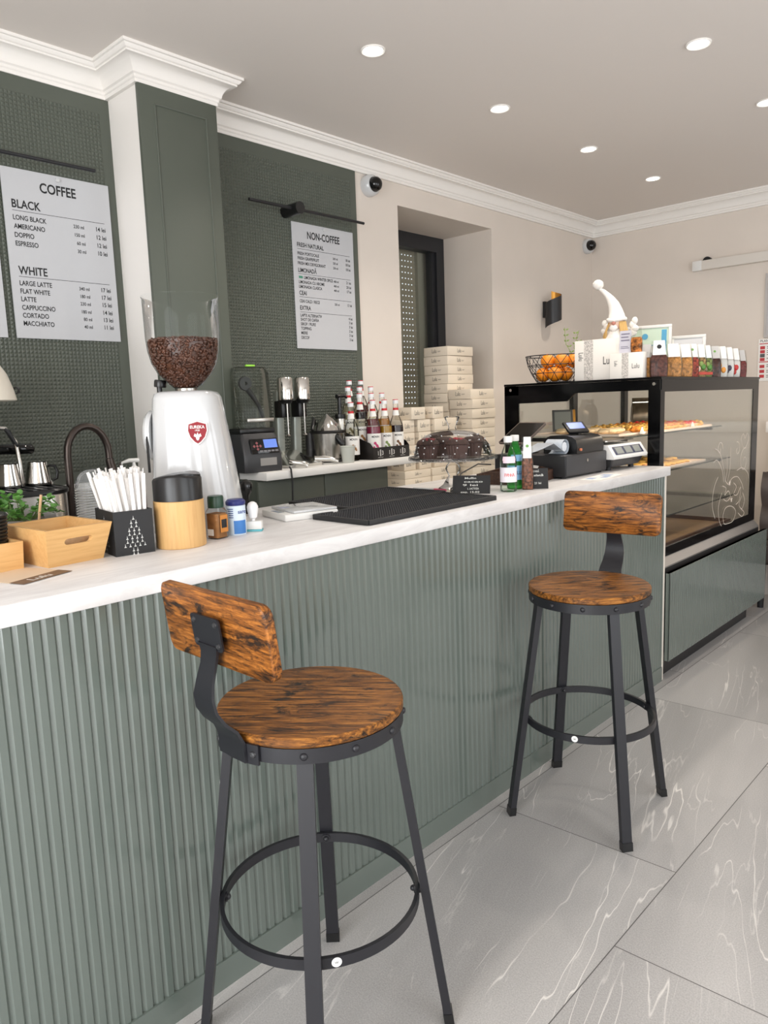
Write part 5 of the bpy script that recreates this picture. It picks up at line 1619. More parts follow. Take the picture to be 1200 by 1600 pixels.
MB().cyl(0.006, 0, 0.008, 14, T(0.087, -0.10, 0.018) @ RY(PI / 2)).build('orange_button', M_('orange_knob', (208, 120, 84), 0.4), rp)
MB().box(-0.02, 0.03, -0.01, 0.01, 0.081, 0.1).build('screen_stem', BLACKP, rp)
Ms = T(0.01, 0.0, 0.112) @ RZ(-0.35) @ RY(0.75)
sc2 = MB().box(-0.034, 0.034, -0.06, 0.06, -0.006, 0.006, bev=0.003, M=Ms).build('screen_case', BLACKP, rp)
MB().box(-0.026, 0.012, -0.045, 0.045, 0.0062, 0.0068, M=Ms).build('screen', M_('screen_blue', (70, 96, 190), 0.25, emit=(80, 110, 210), es=0.5), sc2)
rl = thing('paper_roll', 'pale grey rolled plastic sleeve lying on the cash drawer', 'sleeve', (-0.235, 2.85, DT + 0.001), 0)
pts = []
for k in range(15):
    a = -PI / 2 + 1.62 * PI * k / 14
    pts.append((0, 0.125 + 0.032 * math.cos(a), 0.034 + 0.032 * math.sin(a)))
pts += [(0, 0.03, 0.055), (0, -0.06, 0.036), (0, -0.15, 0.022)]
MB().strip(pts, [0.085] * 15 + [0.082, 0.07, 0.06], 0.002, (1, 0, 0)).build('sleeve', M_('sleeve_grey', (186, 194, 204), 0.3, spec=0.6), rl)
MB().tube([(0, 0.122, 0.034), (0.04, 0.122, 0.034)], 0.022, 8).build('core', M_('core_white', (222, 226, 232), 0.5), rl)
tb = thing('tablet', 'dark tablet on a slanted stand behind the paper sleeve', 'tablet', (-0.445, 3.03, DT))
MB().lathe([(0, 0), (0.07, 0), (0.072, 0.004), (0.03, 0.012), (0.014, 0.03), (0.012, 0.065), (0, 0.065)], 28).build('stand', BLACKP, tb)
Mt = T(0.0, -0.01, 0.092) @ RZ(math.radians(-12)) @ RX(math.radians(90 - 58)) 
MB().prism([(x, y) for x, y in rrect(0.088, 0.085, 0.012, 4)], -0.005, 0.004, Mt).build('case', M_('tablet_case', (92, 80, 74), 0.4), tb)
MB().prism([(x, y) for x, y in rrect(0.081, 0.078, 0.006, 4)], 0.0042, 0.0048, Mt).build('screen', BLACKG, tb)
MB().cyl(0.004, -0.0062, -0.005, 12, Mt @ T(0.07, 0.07, 0)).build('camera', BLACKG, tb)
psx = thing('price_scale', 'white retail scale with three small displays on the counter', 'scale', (-0.235, 3.455, CT), math.radians(-3))
MB().loft(loftbox([(0.018, -0.12, 0.10, 0.135, 0.01), (0.05, -0.125, 0.115, 0.15, 0.01), (0.055, -0.125, 0.115, 0.15, 0.01)])).build('lower_body', DARKP, psx)
MB().loft([[(-0.125, -0.165, 0.056), (0.128, -0.165, 0.056), (0.128, 0.165, 0.056), (-0.125, 0.165, 0.056)], [(-0.125, -0.165, 0.085), (0.132, -0.165, 0.066), (0.132, 0.165, 0.066), (-0.125, 0.165, 0.085)], [(-0.12, -0.16, 0.122), (0.095, -0.16, 0.122), (0.095, 0.16, 0.122), (-0.12, 0.16, 0.122)]]).build('housing', WHITEP, psx)
u_ = Vector((-0.037, 0, 0.056)).normalized()
Mp = basis((0.1135, 0, 0.094), (0, 1, 0), u_, Vector((0, 1, 0)).cross(u_))
MB().box(-0.135, 0.135, -0.022, 0.022, 0.0008, 0.0016, M=Mp).build('display_panel', M_('panel_navy', (50, 54, 82), 0.35), psx)
for k in (-1, 0, 1): MB().box(k * 0.085 - 0.03, k * 0.085 + 0.03, -0.015, 0.015, 0.0018, 0.0026, M=Mp).box(k * 0.085 - 0.033, k * 0.085 + 0.033, -0.018, 0.018, 0.0016, 0.0019, M=Mp).build('display', M_('lcd_grey', (140, 144, 140), 0.3) if k == -1 else bpy.data.materials['lcd_grey'], psx)
for x in (-0.09, 0.07):
    for y in (-0.11, 0.11): MB().cyl(0.014, 0, 0.0178, 14, T(x, y, 0)).build('foot', RUBBER, psx)
MB().cyl(0.018, 0.1222, 0.136, 16, T(-0.03, 0, 0)).build('pan_post', BLACKP, psx)
MB().prism(rrect(0.105, 0.135, 0.012, 3), 0.1362, 0.141, T(-0.03, 0, 0)).build('pan', STEEL, psx)
ps = thing('printed_sheet', 'printed paper sheet with blue patches near the counter edge', 'paper sheet', (-0.055, 3.05, CT + 0.0004), math.radians(6))
MB().box(-0.045, 0.045, -0.14, 0.14, 0, 0.0006).build('sheet', PAPER, ps)
pb = MB()
for k, (a, b, c, d_) in enumerate(((-0.035, 0.0, -0.11, -0.05), (0.0, 0.03, -0.03, 0.04), (-0.03, 0.015, 0.05, 0.11))): pb.box(a, b, c, d_, 0.0008, 0.0010)
pb.build('blue_print', M_('blue_print', (170, 186, 214), 0.6), ps)
tag(MB().tube([(-0.36, 2.36, CT + 0.0045), (-0.40, 2.45, CT + 0.012), (-0.43, 2.52, CT + 0.05), (-0.47, 2.70, CT + 0.075), (-0.50, 2.84, CT + 0.06)], 0.003, 8).build('cable', RUBBER), 'thin black cable curving from the cake stand to the till', 'cable')

# ------------------------------------------------------------------ display case
GX0, GX1, GY0, GY1, GT = -0.97, -0.052, 3.656, 5.165, 1.536
dc = thing('display_case', 'black framed glass pastry display case with sage green base', 'display case', (-0.5, 4.41, 0))
def C(x0, x1, y0, y1, z0, z1, bev=0.0): return MB().box(x0 + 0.5, x1 + 0.5, y0 - 4.41, y1 - 4.41, z0, z1, bev)
# ribbed base front
m = MB()
prof = [(0.0, 3.634)]
yy = 3.65
while yy < 5.18:
    prof += [(0.0, yy), (-0.0036, yy + 0.004), (-0.0042, yy + 0.005), (0.0, yy + 0.0105)]
    yy += 0.0265
prof.append((0.0, 5.192))
n = len(prof)
px_ = 0.022
m.add([(px_ + x + 0.5, y - 4.41, 0.097) for x, y in prof] + [(px_ + x + 0.5, y - 4.41, 0.556) for x, y in prof], [(i, i + 1, n + i + 1, n + i) for i in range(n - 1)])
q = C(0.0, px_ - 0.0045, 3.634, 5.192, 0.097, 0.556)
m.add(q.v, q.f)
tp = MB().add([(px_ + x + 0.5, y - 4.41, 0.556) for x, y in prof] + [(0.5, y - 4.41, 0.556) for x, y in prof], [(i, i + 1, n + i + 1, n + i) for i in range(n - 1)])
m.add(tp.v, tp.f)
m.build('base_front', SAGE, dc, sharp=35)
C(GX0 + 0.02, -0.03, 3.67, 5.0, 0.0, 0.1195).build('plinth', BLACKP, dc)
C(GX0, -0.022, 3.665, 5.16, 0.12, 0.57).build('base_body', M_('case_body_dark', (40, 38, 38), 0.5), dc)
MB().prism([(-0.022, 0.571), (-0.075, 0.571), (-0.075, 0.616), (-0.058, 0.616), (-0.022, 0.578)], -GY1 + 4.41, -GY0 + 4.41, T(0.5, 0, 0) @ RX(PI / 2)).build('metal_strip', ALU, dc)
# deck, frame posts, top
C(GX0 + 0.01, -0.08, 3.67, 5.15, 0.571, 0.60).build('deck', M_('deck_brown', (138, 104, 78), 0.4), dc)
tf = MB()
for (x0, x1, y0, y1, z0, z1) in ((GX0, GX0 + 0.095, GY0, GY0 + 0.012, 0.6, GT - 0.012), (GX0, GX1 - 0.004, GY0, GY0 + 0.012, 1.472, GT - 0.012), (-0.115, GX1, GY0, GY0 + 0.012, 0.6, 1.472), (GX0 + 0.095, -0.115, GY0, GY0 + 0.012, 0.6, 0.66)):
    q = C(x0, x1, y0, y1, z0, z1)
    tf.add(q.v, q.f)
q = MB().prism([(GX0 + 0.095, 1.472), (GX0 + 0.45, 1.472), (GX0 + 0.40, 1.43), (GX0 + 0.095, 1.425)], -(GY0 + 0.012) + 4.41, -GY0 + 4.41, T(0.5, 0, 0) @ RX(PI / 2))
tf.add(q.v, q.f)
tf.build('end_frame', BLACKF, dc)
ff = MB()
for (y0, y1, z0, z1) in ((GY0 + 0.013, GY1, 1.462, GT - 0.012), (GY0 + 0.013, GY0 + 0.05, 0.665, 1.462), (GY1 - 0.10, GY1, 0.665, 1.462), (GY0 + 0.013, GY1, 0.617, 0.665)):
    q = C(GX1 - 0.006, GX1, y0, y1, z0, z1)
    ff.add(q.v, q.f)
ff.build('front_border', BLACKF, dc)
C(GX0, GX1 + 0.004, GY0 - 0.004, GY1 + 0.004, GT - 0.0115, GT).build('top', BLACKF, dc)
C(GX1 - 0.0055, GX1 - 0.0005, GY0 + 0.051, GY1 - 0.101, 0.666, 1.461).build('front_glass', CASEGLASS, dc)
C(GX0 + 0.096, -0.1155, GY0 + 0.002, GY0 + 0.008, 0.661, 1.471).build('end_glass', CASEGLASS, dc)
C(GX0 + 0.05, GX1 - 0.03, GY1 - 0.012, GY1 - 0.006, 0.62, 1.50).build('end_glass', CASEGLASS, dc)
for y in (GY0 + 0.02, 4.40, GY1 - 0.03): C(GX0, GX0 + 0.03, y, y + 0.055, 0.60, GT - 0.012).build('back_post', BLACKP, dc)
C(GX0 + 0.005, GX0 + 0.010, GY0 + 0.08, 4.395, 0.62, 1.50).build('sliding_door', CASEGLASS, dc)
C(GX0 + 0.012, GX0 + 0.017, 4.46, GY1 - 0.035, 0.62, 1.50).build('sliding_door', CASEGLASS, dc)
C(-0.16, -0.10, GY0 + 0.03, GY1 - 0.03, 1.495, 1.522).build('light_channel', ALU, dc)
C(-0.15, -0.11, GY0 + 0.04, GY1 - 0.04, 1.4915, 1.4945).build('led_strip', M_('led_warm', (255, 232, 200), 0.4, emit=(255, 226, 190), es=9), dc)
for x, y in ((-0.925, GY0), (-0.085, GY0)): MB().cyl(0.008, 0.0, 0.006, 16, T(x + 0.5, y - 4.41, 1.502) @ RX(PI / 2)).build('frame_bolt', CHROME, dc)
SHG = glass('shelf_glass', (249, 251, 249), 0.7)
EDG = M_('shelf_edge_dark', (50, 58, 54), 0.25)
for z, xf in ((1.235, -0.25), (1.03, -0.19), (0.79, -0.15)):
    s = C(-0.90, xf - 0.0035, 3.70, 5.10, z - 0.006, z).build('glass_shelf', SHG, dc)
    C(xf - 0.003, xf, 3.70, 5.10, z - 0.0065, z + 0.0005).build('shelf_edge', EDG, s)
    for y in (3.72, 5.07): C(-0.86, xf - 0.05, y - 0.008, y + 0.008, z - 0.028, z - 0.0065).build('shelf_bracket', BLACKP, s)
# etched drawing on the front glass
ed = MB()
def cv(pts, r=0.0020):
    P = []
    K = [Vector(p) for p in pts]
    for i in range(len(K) - 1):
        p0, p1, p2, p3 = K[max(i - 1, 0)], K[i], K[i + 1], K[min(i + 2, len(K) - 1)]
        for s in range(6):
            t = s / 6
            P.append(0.5 * ((2 * p1) + (-p0 + p2) * t + (2 * p0 - 5 * p1 + 4 * p2 - p3) * t * t + (-p0 + 3 * p1 - 3 * p2 + p3) * t ** 3))
    P.append(K[-1])
    ed.tube([(GX1 + 0.0006 + 0.5, 4.41 - 4.41 + p.x - 4.41, p.y) for p in P], r, 5, flat=0.25, up=(1, 0, 0))
def spiral(y, z, r, turns, s=1, a0=0.0):
    cv([(y + r * (1 - k / 18) * math.cos(a0 + s * turns * 2 * PI * k / 18), z + r * (1 - k / 18) * math.sin(a0 + s * turns * 2 * PI * k / 18)) for k in range(17)])
cv([(4.42, 1.13), (4.50, 1.10), (4.56, 1.02), (4.60, 0.93)])
cv([(4.40, 1.05), (4.46, 1.06), (4.54, 1.0), (4.58, 0.92)])
cv([(4.48, 0.96), (4.42, 0.90), (4.40, 0.80), (4.45, 0.72)])
spiral(4.50, 1.12, 0.05, 1.2)
spiral(4.93, 1.02, 0.085, 1.4, 1, 1.2)
spiral(4.80, 1.10, 0.05, 1.2, -1, 2.0)
cv([(4.90, 1.11), (4.86, 1.16), (4.90, 1.19), (4.93, 1.16), (4.97, 1.19), (5.0, 1.15), (4.94, 1.10), (4.90, 1.11)])
cv([(4.62, 1.08), (4.63, 0.99), (4.60, 0.92)])
cv([(4.68, 1.12), (4.68, 1.0), (4.64, 0.92)])
cv([(4.80, 0.97), (4.90, 0.98), (5.0, 0.94), (5.03, 0.90)])
cv([(4.60, 0.93), (4.66, 0.90), (4.72, 0.93), (4.82, 0.93), (4.90, 0.88), (4.93, 0.84)])
cv([(4.56, 0.90), (4.62, 0.88), (4.60, 0.84), (4.66, 0.86), (4.70, 0.82), (4.64, 0.80), (4.58, 0.82)])
cv([(4.75, 0.90), (4.80, 0.87), (4.76, 0.83), (4.82, 0.82), (4.88, 0.86), (4.86, 0.78), (4.80, 0.76)])
cv([(4.92, 0.82), (4.96, 0.77), (4.92, 0.72), (4.86, 0.75), (4.90, 0.80)])
cv([(4.58, 0.72), (4.62, 0.76), (4.72, 0.76), (4.80, 0.72), (4.76, 0.665), (4.66, 0.66), (4.60, 0.67), (4.58, 0.72)])
cv([(4.55, 0.86), (4.50, 0.78), (4.52, 0.70), (4.56, 0.66)])
cv([(4.85, 0.70), (4.92, 0.67), (4.96, 0.69), (4.90, 0.72)])
for (sy, sz) in ((4.72, 0.80), (4.68, 0.905)):
    st5 = [(sy + (0.022 if k % 2 == 0 else 0.009) * math.sin(PI * k / 5), sz + (0.022 if k % 2 == 0 else 0.009) * math.cos(PI * k / 5)) for k in range(10)]
    ed.add([(GX1 + 0.0008 + 0.5, a - 4.41, b) for a, b in st5] + [(GX1 + 0.0008 + 0.5, sy - 4.41, sz)], [(k, (k + 1) % 10, 10) for k in range(10)])
ed.build('etched_drawing', M_('etched_white', (216, 206, 194), 0.7), dc)
l = bpy.data.lights.new('case_led', 'AREA')
l.shape, l.size, l.size_y, l.energy, l.color = 'RECTANGLE', 0.04, 1.35, 8.0, (1.0, 0.86, 0.72)
lo_o = bpy.data.objects.new('case_led', l)
lo_o.location = (-0.13, 4.41, 1.489)
lo_o.rotation_euler = (0, math.radians(22), 0)
COL.objects.link(lo_o)

# pastries in the case
PINKP = M_('parchment_paper', (232, 214, 198), 0.7)
def tray(label, x0, x1, y0, y1, z, h=0.012, mat=None):
    t = thing('pastry_tray', label, 'tray', ((x0 + x1) / 2, (y0 + y1) / 2, z + 0.001))
    hx, hy = (x1 - x0) / 2, (y1 - y0) / 2
    MB().box(-hx, hx, -hy, hy, 0, 0.003).build('sheet', mat or PINKP, t)
    r = MB()
    for a, b, c, d_ in ((-hx, -hx + 0.003, -hy, hy), (hx - 0.003, hx, -hy, hy), (-hx + 0.003, hx - 0.003, -hy, -hy + 0.003), (-hx + 0.003, hx - 0.003, hy - 0.003, hy)): r.box(a, b, c, d_, 0.0031, h)
    r.build('rim', mat or PINKP, t)
S1, S2, S3 = 1.2355, 1.0305, 0.7905
tray('parchment lined tray at the near end of the top glass shelf', -0.86, -0.30, 3.72, 4.05, S1)
tray('parchment lined tray along the middle of the top glass shelf', -0.86, -0.26, 4.08, 4.95, S1)
tray('parchment lined tray along the second glass shelf', -0.80, -0.21, 3.74, 4.72, S2)
YEL = food('yellow_pastry', (214, 168, 84), 0.25, 40)
ORA = food('apricot_pastry', (222, 132, 48), 0.3, 40)
REDF = food('red_fruit', (190, 40, 38), 0.35, 60, 0.35)
BRN = food('brown_pastry', (146, 84, 48), 0.3, 40)
CREAMP = food('cream_pastry', (222, 196, 156), 0.12, 40)
def tart(label, loc, base, top, r, group):
    t = thing('fruit_tart', label, 'pastry', loc, random.random() * 6, group)
    MB().lathe([(0, 0), (r * .8, 0), (r, 0.018), (r * .96, 0.022), (0, 0.02)], 18).build('crust', base, t)
    b = MB()
    for k in range(6):
        a = k * 1.05
        b.sph((r * .5 * math.cos(a), r * .5 * math.sin(a), 0.026), r * .38, r * .34, 0.010, 8, 6)
    b.sph((0, 0, 0.031), r * .36, r * .36, 0.012, 8, 6)
    b.build('topping', top, t)
random.seed(21)
kinds = [('apricot tart', YEL, ORA, 'apricot tarts on the top shelf'), ('red fruit tart', CREAMP, REDF, 'red fruit tarts on the top shelf'), ('golden tart', YEL, YEL, 'golden tarts on the top shelf')]
seq = {0: 2, 1: 2, 2: 2, 3: 0, 4: 0, 5: 0, 6: 1, 7: 1, 8: 2}
names = {0: 'apricot topped tart on the middle tray of the top glass shelf', 1: 'red fruit tart on the far part of the top glass shelf', 2: 'golden plain tart on the top glass shelf'}
for i in range(9):
    for j in range(4):
        kk = seq[i]
        y = 4.14 + 0.092 * i
        tart(names[kk], (-0.33 - 0.105 * j, y, S1 + 0.0045), kinds[kk][1], kinds[kk][2], 0.042, kinds[kk][3])
def loaf(label, loc, rz, mat, lx, ly, lz, group, cat='pastry', name='pastry_roll'):
    t = MB()
    t.sph((0, 0, lz), lx, ly, lz, 16, 10)
    for k in range(4): t.sph((lx * (-0.55 + 0.37 * k), 0, lz * 1.12), lx * 0.20, ly * .92, lz * .95, 10, 8)
    o = t.build(name, mat)
    o.location, o.rotation_euler = loc, (0, 0, rz)
    return tag(o, label, cat, group)
for k in range(3): loaf('long pale pastry on the near tray of the top shelf', (-0.42 - 0.13 * k, 3.88, S1 + 0.0045), 1.5, CREAMP, 0.13, 0.045, 0.018, 'long pale pastries')
loaf('round orange bun behind the printer screen on the top shelf', (-0.325, 4.0, S1 + 0.0045), 0.4, ORA, 0.045, 0.04, 0.02, None)
for k in range(2):
    t = thing('price_card', 'white folded price card standing at the %s of the top shelf' % ('near tray' if k == 0 else 'far end'), 'price card', (-0.285, 3.97 + 0.72 * k, S1 + 0.0045 if k == 0 else S1 + 0.0045), math.radians(20))
    MB().loft([[(-0.012, -0.04, 0), (0.012, -0.04, 0), (0.012, 0.04, 0), (-0.012, 0.04, 0)], [(-0.001, -0.04, 0.035), (0.001, -0.04, 0.035), (0.001, 0.04, 0.035), (-0.001, 0.04, 0.035)]]).build('card', PAPER, t)
bs = MB()
def biscuit_mesh():
    m = MB()
    m.lathe([(0, 0), (0.026, 0), (0.031, 0.006), (0.028, 0.013), (0.012, 0.016), (0, 0.0165)], 16)
    return m
bproto = None
for i in range(12):
    for j in range(6):
        for lay in range(2):
            if lay and (i % 3 == 2 or j in (0, 5)): continue
            o = biscuit_mesh().build('biscuit', YEL) if bproto is None else bproto.copy()
            if bproto is None: bproto = o
            else: COL.objects.link(o)
            o.location = (-0.29 - 0.068 * j + 0.01 * lay, 3.80 + 0.072 * i + 0.02 * lay, S2 + 0.0045 + 0.0172 * lay)
            tag(o, 'round yellow biscuit on the second glass shelf', 'biscuit', 'yellow biscuits on the second shelf')
ob = thing('paper_case_box', 'open pale paper box of small cookies at the second shelf front', 'box', (-0.245, 4.02, S2 + 0.0045), 0)
MB().box(-0.022, 0.022, -0.11, 0.11, 0.0, 0.028, bev=0.001).build('box', M_('pale_paper_box', (232, 210, 186), 0.7), ob)
cb = MB()
for k in range(7): cb.sph((0, -0.09 + 0.03 * k, 0.034), 0.017, 0.015, 0.009, 10, 6)
cb.build('cookies', food('pink_cookie', (216, 156, 110), 0.25, 60), ob)
t = thing('serving_plate', 'pale blue plate with a folded cloth on the third glass shelf', 'plate', (-0.45, 4.35, S3 + 0.0005))
MB().lathe([(0, 0), (0.09, 0), (0.14, 0.012), (0.142, 0.015), (0.09, 0.006), (0, 0.005)], 36).build('plate', M_('plate_blue_grey', (186, 196, 206), 0.25), t)
MB().loft([[(-0.05, -0.08, 0.016), (0.05, -0.08, 0.016), (0.05, 0.06, 0.016), (-0.05, 0.06, 0.016)], [(-0.03, -0.05, 0.045), (0.04, -0.05, 0.030), (0.03, 0.05, 0.034), (-0.04, 0.04, 0.04)]]).build('folded_cloth', M_('cloth_pale_blue', (176, 206, 228), 0.8), t)
bt2 = thing('baking_tray', 'brown wooden tray lying on the bottom deck of the display case', 'tray', (-0.5, 4.45, 0.6005))
MB().box(-0.34, 0.34, -0.6, 0.6, 0, 0.006).build('board', M_('tray_tan', (176, 140, 106), 0.5), bt2)
r = MB()
for a, b, c, d_ in ((-0.34, -0.325, -0.6, 0.6), (0.325, 0.34, -0.6, 0.6), (-0.325, 0.325, -0.6, -0.585), (-0.325, 0.325, 0.585, 0.6)): r.box(a, b, c, d_, 0.0062, 0.03)
r.build('rim', M_('rim_dark_brown', (92, 62, 46), 0.45), bt2)
tin = MB()
bg_ = thing('coffee_bag', 'dark foil coffee bag standing inside the case on the top shelf', 'bag', (-0.74, 5.03, S1 + 0.0005), math.radians(35))
MB().loft([[(x, y, z) for x, y in rrect(hx, hy, .008, 3)] for z, hx, hy in ((0.0, .085, .035), (0.05, .092, .042), (0.13, .09, .032), (0.17, .088, .006), (0.195, .088, .003))]).build('pouch', M_('foil_brown', (98, 86, 70), 0.25, metal=0.5, var=0.3, vscale=18), bg_)
MB().box(-0.085, 0.085, -0.012, -0.006, 0.155, 0.168, M=T(0, 0, 0)).build('seal_strip', STEEL, bg_)
fr2 = thing('small_frame', 'small dark picture frame leaning inside the case', 'picture frame', (-0.80, 4.02, S1 + 0.014), math.radians(40))
MB().box(-0.06, 0.06, -0.006, 0.006, 0, 0.13, M=RX(-0.2)).build('frame', M_('frame_dark_grey', (70, 70, 68), 0.5), fr2)
MB().box(-0.048, 0.048, -0.0075, -0.0062, 0.012, 0.118, M=RX(-0.2)).build('picture', M_('pic_grey', (126, 128, 122), 0.6), fr2)
MB().box(0.062, 0.076, -0.006, 0.006, 0, 0.13, M=RX(-0.2)).build('gold_edge', GOLD, fr2)

# ------------------------------------------------------------------ on top of the case
TZ = GT + 0.0003
fb = thing('fruit_basket', 'black wire fruit basket full of oranges on the display case', 'fruit basket', (-0.752, 3.86, TZ))
wire = MB()
lv = [(0.108, 0.004), (0.140, 0.055), (0.160, 0.100), (0.172, 0.152)]
NB = 14
for i, (r, z) in enumerate(lv): wire.tube([(r * math.cos(2 * PI * k / 48), r * math.sin(2 * PI * k / 48), z) for k in range(48)], 0.0022 if i < 3 else 0.0028, 6, closed=True)
for i in range(3):
    (r1, z1), (r2, z2) = lv[i], lv[i + 1]
    for k in range(NB):
        a0 = 2 * PI * (k + 0.5 * (i % 2)) / NB
        for s in (-1, 1):
            a1 = a0 + s * PI / NB
            wire.rod((r1 * math.cos(a0), r1 * math.sin(a0), z1), (r2 * math.cos(a1), r2 * math.sin(a1), z2), 0.0018, 5)
for k in range(3): wire.rod((0.108 * math.cos(k * PI / 3), 0.108 * math.sin(k * PI / 3), 0.004), (-0.108 * math.cos(k * PI / 3), -0.108 * math.sin(k * PI / 3), 0.004), 0.0018, 5)
wire.build('wire_frame', BLACKM, fb)
ORG = M_('orange_peel', (236, 140, 28), 0.45, var=0.12, vscale=12, bump=0.3, bscale=260)
pos = [(-0.058, -0.045, 0.049, 'lower left front orange in the wire basket'), (0.030, -0.062, 0.049, 'lower front orange in the middle of the wire basket'), (0.045, 0.025, 0.049, 'lower right orange in the wire basket'), (-0.035, 0.045, 0.049, 'lower orange at the back of the wire basket'),
       (-0.030, -0.040, 0.124, 'upper left orange in the wire basket'), (0.052, -0.030, 0.122, 'upper middle orange in the wire basket'), (0.085, 0.050, 0.122, 'upper right orange by the white cake box'), (0.0, 0.055, 0.124, 'upper orange at the back of the wire basket')]
om = None
for k, (x, y, z, lab) in enumerate(pos):
    t = thing('orange', lab, 'orange', (-0.752 + x, 3.86 + y, TZ + z - 0.0005), k * 1.3, 'oranges in the wire basket')
    t.rotation_euler = (0.4 * k, 0.7 * k, k)
    if om is None:
        m = MB()
        m.lathe([(0, -0.040), (0.014, -0.0395), (0.028, -0.031), (0.038, -0.014), (0.041, 0.002), (0.037, 0.019), (0.026, 0.033), (0.012, 0.0385), (0.004, 0.0385), (0, 0.037)], 24)
        om = m.build('fruit', ORG, t)
        on = MB().cyl(0.003, 0.0372, 0.0405, 8).build('stem_button', GRN, t)
    else:
        for src in (om, on):
            c = src.copy()
            COL.objects.link(c)
            c.parent = t
vz = thing('sprig_glass', 'glass with thin green sprigs standing behind the fruit basket', 'vase', (-0.70, 4.10, TZ))
MB().lathe([(0, 0), (0.042, 0), (0.045, 0.01), (0.05, 0.20), (0.048, 0.20), (0.042, 0.012), (0, 0.008)], 32).build('glass', GLASS, vz)
sm, lm = MB(), MB()
for (dx, dy, h_, bend) in ((-0.125, 0.0, 0.33, -0.01), (-0.075, 0.01, 0.305, 0.03), (-0.045, 0.0, 0.25, 0.02)):
    P = [(0.0, 0, 0.02), (dx * .55, dy, 0.15), (dx, dy, h_ * .7), (dx + bend, dy, h_)]
    sm.tube(P, 0.0022, 6)
    for k in range(6):
        f = 0.45 + 0.1 * k
        z = h_ * f
        c_ = Vector((dx * min(1, f * 1.3) + bend * max(0, f - .7), dy, z))
        for s in (-1, 1):
            d_ = Vector((s, 0.3, 0.5)).normalized()
            sd = d_.cross(Vector((0, 1, 0))).normalized()
            lm.add([c_, c_ + d_ * .010 + sd * .006, c_ + d_ * .022, c_ + d_ * .010 - sd * .006, c_ + d_ * .011 + Vector((0, -.003, 0))], [(0, 1, 4), (1, 2, 4), (2, 3, 4), (3, 0, 4)])
sm.build('stems', M_('sprig_stem', (140, 156, 96), 0.6), vz)
lm.build('leaves', M_('sprig_leaf', (132, 156, 84), 0.55), vz, sharp=80)

LAU = M_('carton_white', (236, 231, 224), 0.5)
BAND = M_('lace_print_grey', (196, 190, 184), 0.6, var=0.35, vscale=160)
def carton(label, x0, x1, y0, y1, h, e1, b0, b1, lg, rz=0.0):
    cx, cy = (x0 + x1) / 2, (y0 + y1) / 2
    t = thing('gift_carton', label, 'box', (cx, cy, TZ), rz, None)
    hx, hy = (x1 - x0) / 2, (y1 - y0) / 2
    MB().box(-hx, hx, -hy, hy, 0, h, bev=0.0015).build('body', LAU, t)
    MB().box(b0 - hx, b1 - hx, -hy - 0.0006, -hy - 0.0001, 0.001, h - 0.001).build('lace_band', BAND, t)
    m = MB()
    m.text('Lulu', h * 0.19, T(2 * hx - hx - lg, -hy - 0.0007, h * 0.38) @ FY, 'R', width=h * 0.30)
    m.text('Lulu', h * 0.13, T(e1 - hx + h * 0.02, -hy - 0.0007, h * 0.70) @ FY @ RZ(-PI / 2), 'L', width=h * 0.20)
    m.build('logo', INK, t)
    return t
carton('large white gift carton with a lace band beside the fruit basket', -0.555, -0.300, 3.715, 3.83, 0.212, 0.02, 0.056, 0.108, 0.025)
cs2 = carton('small white gift carton in front of the large carton', -0.326, -0.150, 3.665, 3.712, 0.128, 0.022, 0.065, 0.10, 0.018)
pk = bag('orange snack packet standing on the small white carton', (-0.195, 3.69, TZ + 0.1285), 0.0, 0.058, 0.03, 0.12, 0.03, food('orange_slices', (206, 120, 56), 0.6, 50), None, None)
cdn = thing('info_card', 'pale lilac printed card standing on the small white carton', 'card', (-0.255, 3.69, TZ + 0.1285), math.radians(4))
MB().box(-0.030, 0.030, -0.006, -0.005, 0, 0.112, M=RX(-0.08)).build('card', M_('card_lilac', (196, 194, 204), 0.6), cdn)
m = MB()
for k, zz in enumerate((0.092, 0.076, 0.060, 0.030, 0.022)): m.box(-0.022, 0.022 - 0.006 * (k % 2), -0.0068, -0.0062, zz, zz + (0.006 if k < 3 else 0.003), M=RX(-0.08))
m.build('print', M_('card_print', (120, 116, 134), 0.6), cdn)

# gnome doll with a tall white hat
gn = thing('gnome_doll', 'white plush doll with a tall bent hat and pompom behind the cartons', 'doll', (-0.49, 4.08, TZ))
FUR = M_('white_plush', (238, 235, 230), 0.9, bump=0.8, bscale=220)
MB().lathe([(0, 0), (0.10, 0), (0.105, 0.02), (0.095, 0.14), (0.07, 0.23), (0.045, 0.275), (0.03, 0.295), (0, 0.30)], 32).build('body', FUR, gn)
MB().sph((0, -0.01, 0.318), 0.040, 0.040, 0.045, 20, 14).build('head', M_('doll_skin', (224, 190, 170), 0.6), gn)
MB().sph((0.004, -0.052, 0.318), 0.012, 0.011, 0.011, 12, 8).build('nose', M_('doll_nose', (196, 132, 116), 0.6), gn)
MB().sph((0.0, -0.044, 0.292), 0.024, 0.014, 0.020, 14, 10).build('beard', FUR, gn)
hat = MB()
hp_ = [(0.0, -0.006, 0.338), (-0.002, -0.004, 0.360), (-0.010, 0, 0.39), (-0.022, 0, 0.425), (-0.04, 0, 0.455), (-0.062, 0, 0.483), (-0.086, 0, 0.507), (-0.108, 0, 0.522)]
hat.tube(hp_, [0.050, 0.045, 0.038, 0.031, 0.024, 0.017, 0.012, 0.008], 20)
ht = hat.build('hat', FUR, gn, sharp=80)
MB().tube([(0.047 * math.cos(2 * PI * k / 24), -0.006 + 0.045 * math.sin(2 * PI * k / 24), 0.338 + 0.004 * math.cos(4 * PI * k / 24)) for k in range(24)], 0.011, 10, closed=True).build('hat_brim', FUR, ht)
